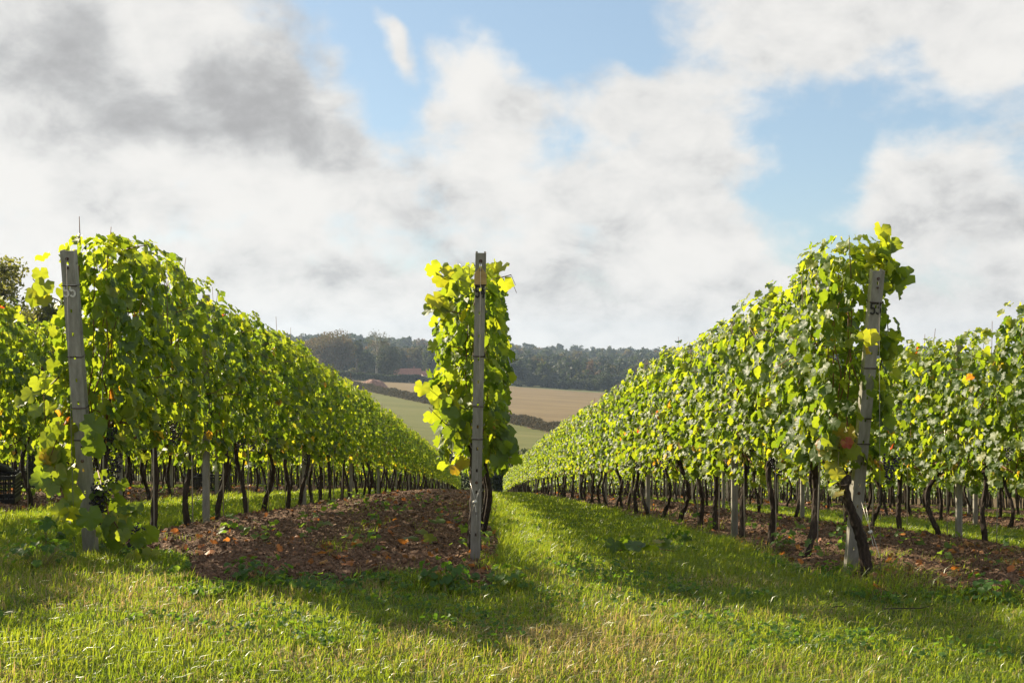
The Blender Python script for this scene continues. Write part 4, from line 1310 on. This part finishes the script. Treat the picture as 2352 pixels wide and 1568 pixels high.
# intermediate posts
PM, _ = channel_mesh(1.84, 0.052, 0.040, step=0.16, name='channel')
def ribbed_post():
    mb = MB()
    w = 0.052
    for i in range(5):
        x = -w / 2 + i * w / 5
        mb.box((x + 0.0004, -0.003 if i % 2 else 0, -0.2), (x + w / 5 - .0004, 0.004, 1.88))
    for s in (-1, 1):
        a, b = (w / 2 - .003, w / 2) if s > 0 else (-w / 2, -w / 2 + .003)
        mb.box((a, .0042, -0.2), (b, 0.04, 1.88))
        for q in np.arange(0.35, 1.85, 0.15):
            mb.tube([(s * w / 2, .02, q), (s * (w / 2 + .008), .02, q + .006), (s * (w / 2 + .008), .02, q + .014)], .0022, 4)
    return mb.mesh('channel', M_steel)
RP = ribbed_post()
capm = MB(); capm.box((-0.024, 0.006, 1.80), (0.024, 0.036, 1.803)); 
START = {55: 9.05, 53: 9.4, 54: 9.3, 52: 10.0, 56: 8.75, 51: 9.6, 57: 9.0, 50: 9.8, 58: 9.3, 59: 9.4, 49: 9.9}
PMAX = {55: 90, 53: 90, 54: 24, 52: 50, 56: 50, 51: 42, 57: 42, 50: 30, 58: 30, 59: 22, 49: 22}
for n, y0 in START.items():
    y = y0; i = 0
    while y < PMAX[n]:
        x = row_x(n)
        near_ = {55: 'row 55', 53: 'row 53'}.get(n)
        if i < 6 and n in ROWDESC:
            lab = '%s plain grey post along %s' % (ORD[i], ROWDESC[n])
        else:
            lab = 'small distant grey post in %s' % (ROWDESC.get(n, 'one of the outermost rows'))
        t = thing('vineyard_post', lab, 'vineyard post', (x, y, G(x, y)), (0, 0, random.uniform(-.06, .06)), 'plain posts in ' + ROWDESC.get(n, 'the outermost rows'))
        link('channel', RP, t)
        mb_ = None
        y += 4.95; i += 1
    # end posts of the rows beside
for n in (56, 57, 58, 52, 51, 50, 59, 49):
    x = row_x(n)
    b = Vector((x, 6.5, G(x, 6.5))); tp = Vector((x, 6.1, b.z + 1.8))
    a = math.atan2(0.4, 1.8)
    t = thing('end_post', 'unnumbered leaning end post closing %s' % ROWDESC.get(n, 'an outermost row'), 'vineyard post', b, (a, 0, 0), 'end posts outside the picture edge')
    link('channel', PM, t)

# trellis wires along the near rows
for n, name in ((55, ROWDESC[55]), (54, ROWDESC[54]), (53, ROWDESC[53]), (52, ROWDESC[52]), (56, ROWDESC[56])):
    x = row_x(n)
    for hgt, hn in ((0.72, 'lowest'), (1.02, 'second'), (1.30, 'third'), (1.66, 'top')):
        y0 = 6.4 - 0.2 * hgt
        ysn = np.concatenate([[y0], np.arange(10, 62, 4.0)])
        P = np.stack([np.full(len(ysn), x), ysn, ground(x, ysn) + hgt], 1)
        mb = MB()
        for s in ((-0.028, 0.028) if hgt > 1 else (0,)):
            Q = P.copy(); Q[:, 0] += s
            mb.tube(Q - [x, y0, P[0, 2]], 0.0016, 4)
        o = link('trellis_wire', mb.mesh('trellis_wire', M_wire, True), None, (x, y0, P[0, 2]))
        tag(o, '%s trellis wire running down %s' % (hn, name), 'wire', 'trellis wires')

# thin steel rods beside the nearest trunks
rod = MB(); rod.tube([(0, 0, -.2), (0.004, 0, 0.6), (0, 0.003, 1.3)], 0.0042, 6); rodm = rod.mesh('training_rod', M_wirel, True)
for n in (53, 55, 52, 56):
    y = FIRST_VINE[n]
    for i in range(12):
        if i == 0 and n == 53: y += 1.0; continue
        o = link('training_rod', rodm, None, (row_x(n) + 0.03, y - 0.06, G(row_x(n), y)), (random.uniform(-.02, .02), random.uniform(-.02, .02), 0))
        tag(o, 'thin metal rod standing against the %s trunk of %s' % (ORD[i], ROWDESC[n]), 'rod', 'training rods')
        y += 1.0

# ------------------------------------------------------------------ harvest crates
def crate_mesh(L=0.6, W=0.40, H=0.28):
    mb = MB(); t = 0.006
    def wall(p0, u, length, out):
        p0 = np.array(p0); u = np.array(u); out = np.array(out)
        def bar(a0, a1, z0, z1, th=t):
            q = [p0 + u * a0, p0 + u * a1]
            lo = np.minimum(np.minimum(q[0], q[1]), np.minimum(q[0] + out * th, q[1] + out * th)); hi = np.maximum(np.maximum(q[0], q[1]), np.maximum(q[0] + out * th, q[1] + out * th))
            mb.box((lo[0], lo[1], z0), (hi[0], hi[1], z1))
        bar(0, length, 0, 0.05); bar(-0.0, length, H - 0.035, H, t * 2.2)
        n = int(length / 0.045)
        for i in range(n + 1):
            a = i * (length - 0.012) / n
            bar(a, a + 0.012, 0.05, H - 0.035, t * 0.9)
        for z in (0.085, 0.12, 0.155, 0.19):
            bar(0, length, z, z + 0.012, t * 0.8)
    wall((-L / 2, -W / 2, 0), (1, 0, 0), L, (0, -1, 0)); wall((-L / 2, W / 2, 0), (1, 0, 0), L, (0, 1, 0))
    wall((-L / 2, -W / 2, 0), (0, 1, 0), W, (-1, 0, 0)); wall((L / 2, -W / 2, 0), (0, 1, 0), W, (1, 0, 0))
    mb.box((-L / 2, -W / 2, 0.002), (L / 2, W / 2, 0.010))
    return mb.mesh('crate_body', M_black)
CR = crate_mesh()
def crate(label, x, y, rz, dz=0.0, grapes=False, tilt=0):
    t = thing('harvest_crate', label, 'crate', (x, y, G(x, y) + 0.06 + dz), (tilt, 0, rz), 'black harvest crates')
    link('crate_body', CR, t)
    mb = MB()
    for s in (-1, 1):
        mb.tube([(s * .30, -.07, .285), (s * .30, -.05, .315), (s * .30, .05, .315), (s * .30, .07, .285)], .008, 6)
    link('handle', mb.mesh('handle', M_black, True), t)
    return t
c0 = crate('black slatted harvest crate on the soil at the left edge of the picture', -5.05, 11.4, 0.25)
mb = MB(); mb.tube([(-.2, -.05, .29), (-.05, 0, .36), (.1, .03, .35), (.25, .05, .29)], [.03, .06, .055, .03], 8, jitter=.2)
o = link('picking_bag', mb.mesh('picking_bag', M_black, False), None, (c0.location.x, c0.location.y, c0.location.z), (0, 0, .25)); tag(o, 'crumpled black picking bag lying on the crate at the left edge', 'bag')
crate('lower black crate of the pair farther back at the left', -7.85, 20.0, 0.1)
crate('upper black crate of the pair farther back at the left', -7.80, 20.05, 0.3, 0.285)
crate('black crate standing between the trunks behind the first plain post of row 55', -5.0, 20.7, 0.0)
crate('black crate deep among the trunks to the left of the central soil strip', -6.9, 27.0, 0.4)

# ------------------------------------------------------------------ grass
def scatter_view(n, y0, y1, power, margin=1.2, xmax=40):
    """random ground points with density falling with distance, inside the view plus a margin"""
    out = []
    tot = 0
    while tot < n:
        y = y0 * (y1 / y0) ** rng.random(n)          # density ~ 1/y per unit y
        keep = rng.random(n) < (y / y0) ** (1 - power)
        y = y[keep]
        lo = (ratio(0) * y - margin); hi = (ratio(2352) * y + margin)
        lo = np.maximum(lo, -xmax); hi = np.minimum(hi, xmax)
        wmax = (hi - lo)
        x = lo + wmax * rng.random(len(y))
        out.append(np.stack([x, y], 1)); tot += len(y)
    return np.concatenate(out)[:n]

def blades(P, hgt, width, lean, rnd, seed, zoff=0.0):
    g = np.random.default_rng(seed)
    n = len(P)
    z = ground(P[:, 0], P[:, 1]) + zoff - 0.008
    a = g.random(n) * 2 * pi                      # leaning direction
    ca, sa = np.cos(a), np.sin(a)
    b = a + pi / 2 + g.normal(0, 0.5, n)
    cb, sb = np.cos(b), np.sin(b)
    base = np.stack([P[:, 0], P[:, 1], z], 1)
    wv = np.stack([cb, sb, g.normal(0, .15, n)], 1) * (width / 2)[:, None]
    l1 = np.stack([ca * lean * 0.30, sa * lean * 0.30, 0.6 - 0.12 * lean], 1) * hgt[:, None]
    l2 = np.stack([ca * lean, sa * lean, np.clip(1.0 - 0.34 * lean, 0.3, 1)], 1) * hgt[:, None]
    V = np.stack([base - wv, base + wv, base + l1 + wv * 0.75, base + l1 - wv * 0.75, base + l2], 1).reshape(-1, 3)
    k = np.arange(n)[:, None] * 5
    Q = k + np.array([[0, 1, 2, 3]]); T = k + np.array([[3, 2, 4]])
    return V, Q, T, np.repeat(rnd, 5)

def grass_object(name, label, P, seed, hmin=0.03, hmax=0.075, lod=True, dry=0.16, leanmax=1.1):
    g = np.random.default_rng(seed)
    n = len(P)
    patch = fnoise(P[:, 0] * 1.7 + 5, P[:, 1] * 1.7, 3)
    fine = fnoise(P[:, 0] * 8 + 1, P[:, 1] * 8, 2)
    hgt = (hmin + (hmax - hmin) * g.random(n) ** 1.6) * (0.65 + 0.8 * patch)
    # longer along the edge of the dug soil
    e = soil_mask(P[:, 0] + 0.22, P[:, 1]) | soil_mask(P[:, 0] - 0.22, P[:, 1]) | soil_mask(P[:, 0], P[:, 1] + 0.3)
    hgt = hgt * np.where(e, 1.25, 1.0)
    sc = np.clip(P[:, 1] / 7.0, 1.0, 9.0)
    width = g.uniform(0.0026, 0.0058, n) * sc ** 0.85
    lean = np.minimum(g.random(n) ** 0.8 * leanmax * np.where(g.random(n) < 0.2, 1.5, 1.0), 1.5)
    d = dry * np.clip(4.2 * (fnoise(P[:, 0] * 1.6 + 40, P[:, 1] * 2.2, 3) - 0.28), 0.1, 3) * (1.0 + 0.9 * _ss(5.3, 3.8, P[:, 1])) * np.where(P[:, 1] > 6.2, 0.35, 1.0)
    r = np.clip(0.18 + 0.5 * g.random(n) + 0.30 * (fine - 0.5) + 0.25 * (patch - 0.5), 0, 0.76)
    r = np.where(g.random(n) < d, g.uniform(0.80, 1.0, n), r)
    hgt = hgt * np.where(r > 0.8, 0.85, 1.0)
    V, Q, T, R = blades(P, hgt, width, lean, r, seed)
    o = link(name, mesh_np(name, V, [Q, T], M_grass, R, True))
    tag(o, label, 'grass', None, 'stuff')
    return o

P = scatter_view(235000, 2.9, 7.2, 0.8)
P = P[~soil_mask(P[:, 0], P[:, 1])]
grass_object('headland_grass', 'short mown grass with straw-coloured blades in the foreground', P, 1, 0.022, 0.068, dry=0.22, leanmax=1.5)
P = scatter_view(420000, 6.8, 75, 1.55, 1.0, 17)
P = P[~soil_mask(P[:, 0], P[:, 1])]
grass_object('alley_grass', 'bright green grass growing in the alleys between the rows', P, 2, 0.035, 0.085, dry=0.05)
P = scatter_view(60000, 3.5, 8.0, 0.9)
P = P[~soil_mask(P[:, 0], P[:, 1])]
nz_ = fnoise(P[:, 0] * 2.1 + 31, P[:, 1] * 2.1 + 8, 3)
P = P[nz_ > 0.38 + 0.2 * rng.random(len(P))]
grass_object('long_grass', 'sparse longer blades and straw stalks standing out of the foreground turf', P, 4, 0.05, 0.095, dry=0.35, leanmax=1.3)
# taller tufts at the edges
P = scatter_view(260000, 4.2, 22, 1.2, 0.6, 9)
nz_ = fnoise(P[:, 0] * 2.3 + 11, P[:, 1] * 2.3 + 3, 2)
e = (soil_mask(P[:, 0] + 0.16, P[:, 1]) | soil_mask(P[:, 0] - 0.16, P[:, 1]) | soil_mask(P[:, 0], P[:, 1] + 0.22)) & ~soil_mask(P[:, 0], P[:, 1])
e |= (soil_mask(P[:, 0], P[:, 1]) & (nz_ > 0.70))
P = P[e & (nz_ > 0.50)][:24000]
grass_object('tall_grass', 'longer grass tufts along the edges of the dug soil and around the trunks', P, 3, 0.04, 0.11, dry=0.08, leanmax=1.1)

# low broad-leaved weeds and clover in the grass
def rosettes(name, label, C, seed, nl=(5, 11), size=(0.018, 0.05), h=0.03, spread=0.05, hue=(0.15, 0.7), cat='weeds'):
    g = np.random.default_rng(seed)
    PP = []; NN = []; TT = []; SS = []; RR = []
    for c in C:
        k = g.integers(*nl); b = g.uniform(*hue)
        a = g.random(k) * 6.28
        r = spread * np.sqrt(g.random(k))
        p = np.stack([c[0] + r * np.cos(a), c[1] + r * np.sin(a), np.zeros(k)], 1)
        p[:, 2] = ground(p[:, 0], p[:, 1]) + h * g.uniform(0.5, 1.4, k)
        PP.append(p)
        NN.append(np.stack([np.cos(a) * .4, np.sin(a) * .4, np.ones(k)], 1) + g.normal(0, .35, (k, 3)))
        TT.append(np.stack([np.cos(a), np.sin(a), np.zeros(k)], 1)); SS.append(g.uniform(*size, k)); RR.append(np.clip(b + g.uniform(-.12, .12, k), 0, .78))
    V, F, R = place_leaves(np.vstack(PP), np.vstack(NN), np.vstack(TT), np.concatenate(SS), np.concatenate(RR), 1, g)
    o = link(name, mesh_np(name, V, [F], M_weed, R, True))
    tag(o, label, cat, None, 'stuff')
P = scatter_view(9000, 4.2, 14, 1.0, 0.5, 8)
nz_ = fnoise(P[:, 0] * 1.6 + 21, P[:, 1] * 2.0 + 13, 3)
P = P[(nz_ > 0.56 + 0.1 * 0.5 * rng.random(len(P)) * 0 + 0.25 * rng.random(len(P)) ** 2) & ~soil_mask(P[:, 0], P[:, 1])][:420]
rosettes('clover', 'patches of small clover-like leaves in the foreground grass', P, 5, (5, 11), (0.012, 0.026), 0.040, 0.06)
P = scatter_view(16000, 4.9, 12, 1.0, 0.5, 8)
e = (soil_mask(P[:, 0] + 0.1, P[:, 1]) | soil_mask(P[:, 0], P[:, 1] + 0.25)) & ~soil_mask(P[:, 0], P[:, 1] - 0.12)
P = P[e][:300]
rosettes('edge_weeds', 'dark leafy weeds fringing the near ends of the dug soil', P, 6, (5, 10), (0.018, 0.036), 0.03, 0.06, (0.15, 0.6))
P = scatter_view(2500, 6.3, 30, 1.0, 0.0, 8)
P = P[soil_mask(P[:, 0], P[:, 1])][:150]
rosettes('soil_weeds', 'scattered green seedlings on the bare soil', P, 7, (4, 9), (0.03, 0.06), 0.12, 0.06, (0.5, 0.75))

def weed(label, dx, dy, Y, seed, k=16, hue=(0.1, 0.4), size=(0.05, 0.09), h=0.12, spread=0.12):
    g = np.random.default_rng(seed)
    p0 = at(dx, dy, Y); x, y = p0.x, p0.y; z = G(x, y)
    t = thing('leafy_weed', label, 'weed', (x, y, z))
    a = g.random(k) * 6.28; r = spread * np.sqrt(g.random(k)); hh = h * g.uniform(0.3, 1.0, k)
    Pn = np.stack([r * np.cos(a), r * np.sin(a), hh], 1)
    Nn = np.stack([np.cos(a) * .6, np.sin(a) * .6, np.ones(k)], 1) + g.normal(0, .3, (k, 3))
    T_ = np.stack([np.cos(a), np.sin(a), np.full(k, -.3)], 1)
    V, F, R = place_leaves(Pn, Nn, T_, g.uniform(*size, k), g.uniform(*hue, k), 1, g)
    link('leaves', mesh_np('leaves', V, [F], M_weed, R, True), t)
    mb = MB()
    for q in Pn:
        mb.tube([(q[0] * .15, q[1] * .15, -0.01), (q[0] * .6, q[1] * .6, q[2] * .7), tuple(q)], .0014, 3)
    link('stems', mb.mesh('stems', M_shoot), t)
weed('dark broad-leaved weed clump in the grass at the foot of post 54', 1030, 1335, 5.5, 1, 52, (0.08, 0.35), (0.028, 0.054), 0.12, 0.16)
weed('bright leafy weed just right of the foot of post 54', 1175, 1325, 5.5, 2, 32, (0.4, 0.75), (0.028, 0.048), 0.11, 0.12)
weed('dark weed at the near left corner of the central soil strip', 590, 1335, 5.5, 3, 40, (0.08, 0.35), (0.028, 0.048), 0.12, 0.16)
weed('weed clump near the bottom of the hanging vine shoots, far left', 90, 1300, 5.75, 4, 52, (0.2, 0.6), (0.028, 0.051), 0.14, 0.2)
weed('pale leafy weed in the grass left of post 55', 105, 1240, 6.1, 5, 18, (0.3, 0.5), (0.044, 0.066), 0.22, 0.08)
weed('weed at the right edge of the picture beside the soil', 2290, 1350, 5.5, 6, 40, (0.2, 0.6), (0.028, 0.048), 0.12, 0.15)
weed('small sprouting weed at the foot of the third trunk of row 53', 1800, 1250, 7.9, 7, 20, (0.5, 0.75), (0.033, 0.054), 0.14, 0.1)
weed('weed beside the foot of post 53', 1915, 1330, 6.1, 8, 28, (0.15, 0.5), (0.028, 0.048), 0.1, 0.12)
weed('ferny weed between the soil and the trunks left of the centre', 700, 1218, 8.3, 9, 28, (0.3, 0.6), (0.028, 0.048), 0.08, 0.14)
weed('low weed in the dark grass in the middle of the right alley', 1560, 1245, 8.3, 10, 28, (0.1, 0.4), (0.028, 0.048), 0.1, 0.14)

# ------------------------------------------------------------------ debris on the soil
def soil_height(x, y):
    for (a, b) in SOILS:
        pass
    z = ground(x, y)
    add = np.zeros_like(z)
    for (a, b) in SOILS:
        x0, x1 = row_x(a) - 0.45, row_x(b) + 0.4
        m = (x > x0) & (x < x1)
        add = np.where(m, soil_z(x0, x1, 0)(x, y), add)
    return z + add
def debris(n, y0, y1, power, size, seed, flat, matname, label, cat, mat, rr, aspect=1.5):
    g = np.random.default_rng(seed)
    P = scatter_view(n, y0, y1, power, 0.6, 12)
    P = P[soil_mask(P[:, 0], P[:, 1])]
    z = soil_height(P[:, 0], P[:, 1]) + 0.004
    Q = np.stack([P[:, 0], P[:, 1], z], 1)
    sc = np.clip(P[:, 1] / 9, 0.8, 5) ** 0.7
    V, F, R = rand_faces(Q, size * sc * np.exp(g.normal(-0.15, 0.5, len(Q))), g.uniform(rr[0], rr[1], len(Q)), seed, np.array([[0, 0, 1.0]]), flat, aspect)
    o = link(matname, mesh_np(matname, V, [F], mat, R))
    tag(o, label, cat, None, 'stuff')
debris(250000, 5.15, 60, 1.4, 0.0068, 11, 0.2, 'bark_chips', 'brown chips, stalks and crumbs covering the dug soil', 'litter', M_clod, (0.0, 0.75), 2.2)
debris(18000, 5.15, 40, 1.3, 0.0125, 12, 0.6, 'pale_chips', 'pale stones and bleached chips on the dug soil', 'litter', M_clod, (0.75, 1.0), 1.5)

def clods(n, seed):
    g = np.random.default_rng(seed)
    P = scatter_view(n, 5.15, 25, 1.2, 0.6, 10)
    P = P[soil_mask(P[:, 0], P[:, 1])]
    z = soil_height(P[:, 0], P[:, 1])
    t = (1 + 5 ** 0.5) / 2
    I = np.array([(-1, t, 0), (1, t, 0), (-1, -t, 0), (1, -t, 0), (0, -1, t), (0, 1, t), (0, -1, -t), (0, 1, -t), (t, 0, -1), (t, 0, 1), (-t, 0, -1), (-t, 0, 1)]) / np.sqrt(1 + t * t)
    IF = np.array([(0, 11, 5), (0, 5, 1), (0, 1, 7), (0, 7, 10), (0, 10, 11), (1, 5, 9), (5, 11, 4), (11, 10, 2), (10, 7, 6), (7, 1, 8), (3, 9, 4), (3, 4, 2), (3, 2, 6), (3, 6, 8), (3, 8, 9), (4, 9, 5), (2, 4, 11), (6, 2, 10), (8, 6, 7), (9, 8, 1)])
    m = len(P)
    s = g.uniform(0.003, 0.009, m) * np.where(g.random(m) < .07, 2.2, 1) * np.clip(P[:, 1] / 9, 0.9, 2)
    V = I[None] * (1 + g.normal(0, .22, (m, 12, 1))) * s[:, None, None] * g.uniform(.6, 1.4, (m, 1, 3)) * np.array([1, 1, .85])
    V = V + np.stack([P[:, 0], P[:, 1], z + s * .3], 1)[:, None]
    F = (IF[None] + (np.arange(m) * 12)[:, None, None]).reshape(-1, 3)
    R = np.repeat(np.where(g.random(m) < 0.06, g.uniform(.8, 1, m), g.uniform(0.0, .55, m)), 12)
    o = link('clods', mesh_np('clods', V.reshape(-1, 3), [F], M_clod, R))
    tag(o, 'clods of earth and small stones on the dug soil', 'clods', None, 'stuff')
clods(80000, 13)

def fallen(n, seed, name, label, rlo, rhi, y1=40, mat=None, sz=(0.03, 0.07)):
    g = np.random.default_rng(seed)
    P = scatter_view(n * 3, 5.2, y1, 1.3, 0.3, 10)
    w = fnoise(P[:, 0] * 1.4, P[:, 1] * 1.4 + 9, 3) > 0.40
    P = P[soil_mask(P[:, 0], P[:, 1]) & w][:n]
    k = len(P)
    z = soil_height(P[:, 0], P[:, 1]) + 0.018
    Nn = np.stack([np.zeros(k), np.zeros(k), np.ones(k)], 1) + g.normal(0, .5, (k, 3))
    T_ = g.normal(size=(k, 3)); T_[:, 2] *= .3
    V, F, R = place_leaves(np.stack([P[:, 0], P[:, 1], z], 1), Nn, T_, g.uniform(*sz, k) * np.clip(P[:, 1] / 12, 1, 2.5), g.uniform(rlo, rhi, k), 1, g, 2.5)
    o = link(name, mesh_np(name, V, [F], mat or M_litter, R))
    tag(o, label, 'fallen leaves', None, 'stuff')
fallen(620, 15, 'fallen_leaves', 'dead orange and brown vine leaves lying on the soil', 0.35, 0.9)
fallen(900, 16, 'brown_leaves', 'small dull brown dead leaves worked into the soil', 0.0, 0.35, 30, None, (0.025, 0.05))

# fallen green leaves, one by one
def single_leaf(label, dx, dy, Y, s, hue, seed):
    g = np.random.default_rng(seed)
    p = at(dx, dy, Y); x, y = p.x, p.y
    z = float(soil_height(np.array([x]), np.array([y]))[0]) + 0.03
    V, F, R = place_leaves(np.zeros((1, 3)), np.array([[0.1, -.35, 1.0]]) + g.normal(0, .1, (1, 3)), g.normal(size=(1, 3)), np.array([s]), np.array([hue]), 0, g, 1.2)
    o = link('fallen_leaf', mesh_np('fallen_leaf', V, [F], M_leaf, R, True), None, (x, y, z))
    tag(o, label, 'leaf', 'green leaves fallen on the central soil strip')
single_leaf('yellow-green fallen leaf in the middle of the central soil strip', 967, 1228, 7.9, 0.10, 0.72, 1)
single_leaf('green fallen leaf left of the middle, nearer the foreground, on the central soil', 943, 1252, 7.3, 0.11, 0.5, 2)
single_leaf('green fallen leaf closest to post 54 on the central soil', 990, 1263, 7.0, 0.09, 0.6, 3)
single_leaf('green fallen leaf farthest away, near the top of the central soil strip', 1003, 1190, 10.0, 0.14, 0.4, 4)
single_leaf('half pale fallen leaf beside the left trunks on the central soil', 745, 1215, 8.6, 0.12, 0.55, 5)

# cut shoot lying in the right alley
def fallen_shoot():
    g = np.random.default_rng(3)
    p = at(1480, 1275, 6.9); x, y = p.x, p.y; z = G(x, y)
    t = thing('fallen_shoot', 'cut vine shoot with wilting leaves lying in the grass of the right alley', 'vine shoot', (x, y, z + 0.03))
    mb = MB(); pts = [(-.16, .05, .02), (-.05, .0, .05), (.06, .02, .04), (.18, -.03, .03)]
    mb.tube(pts, [.004, .0035, .003, .002], 5)
    link('stem', mb.mesh('stem', M_cane, True), t)
    for i in range(7):
        q = np.array([[-.18 + .055 * i, g.normal(0, .03), .05 + g.random() * .03]])
        V, F, R = place_leaves(q, np.array([[0, -.5, 1.]]) + g.normal(0, .5, (1, 3)), g.normal(size=(1, 3)) * [1, 1, .3], np.array([g.uniform(.08, .12)]), np.array([g.choice([.1, .3, .5, .85])]), 0, g, 1.3)
        link('leaf', mesh_np('leaf', V, [F], M_leaf, R, True), t)
fallen_shoot()
for lab, a, b in (('dark twig on the grass below post 53, tilted up to the right', (1912, 1452), (1955, 1418)), ('long thin twig lying in the foreground grass at the lower right', (2030, 1421), (2160, 1452))):
    pa = at(*a, 5.0); pb = at(*b, 5.05)
    za = G(pa.x, 5.0) + .045; zb = G(pb.x, 5.05) + .045
    mb = MB(); d = Vector((pb.x - pa.x, .12, zb - za))
    mb.tube([(0, 0, 0), tuple(d * .35 + Vector((0, 0.03, -.012))), tuple(d * .7 + Vector((0, -.02, -.006))), tuple(d)], [.0026, .0024, .002, .001], 5, jitter=.15)
    o = link('twig', mb.mesh('twig', M_bark, False), None, (pa.x, 5.0, za)); tag(o, lab, 'twig')

# ------------------------------------------------------------------ haze
def haze():
    m, nt, out = new_mat('haze_air')
    v = N(nt, 'ShaderNodeVolumePrincipled', ins={'Color': (0.60, 0.76, 1.0, 1), 'Density': 0.00017, 'Anisotropy': 0.35})
    nt.links.new(v.outputs[0], out.inputs['Volume'])
    mb = MB(); mb.box((-950, -30, -38), (950, 2000, 34))
    o = link('haze', mb.mesh('haze', m))
    tag(o, 'thin autumn haze over the valley', 'haze', None, 'stuff')
haze()
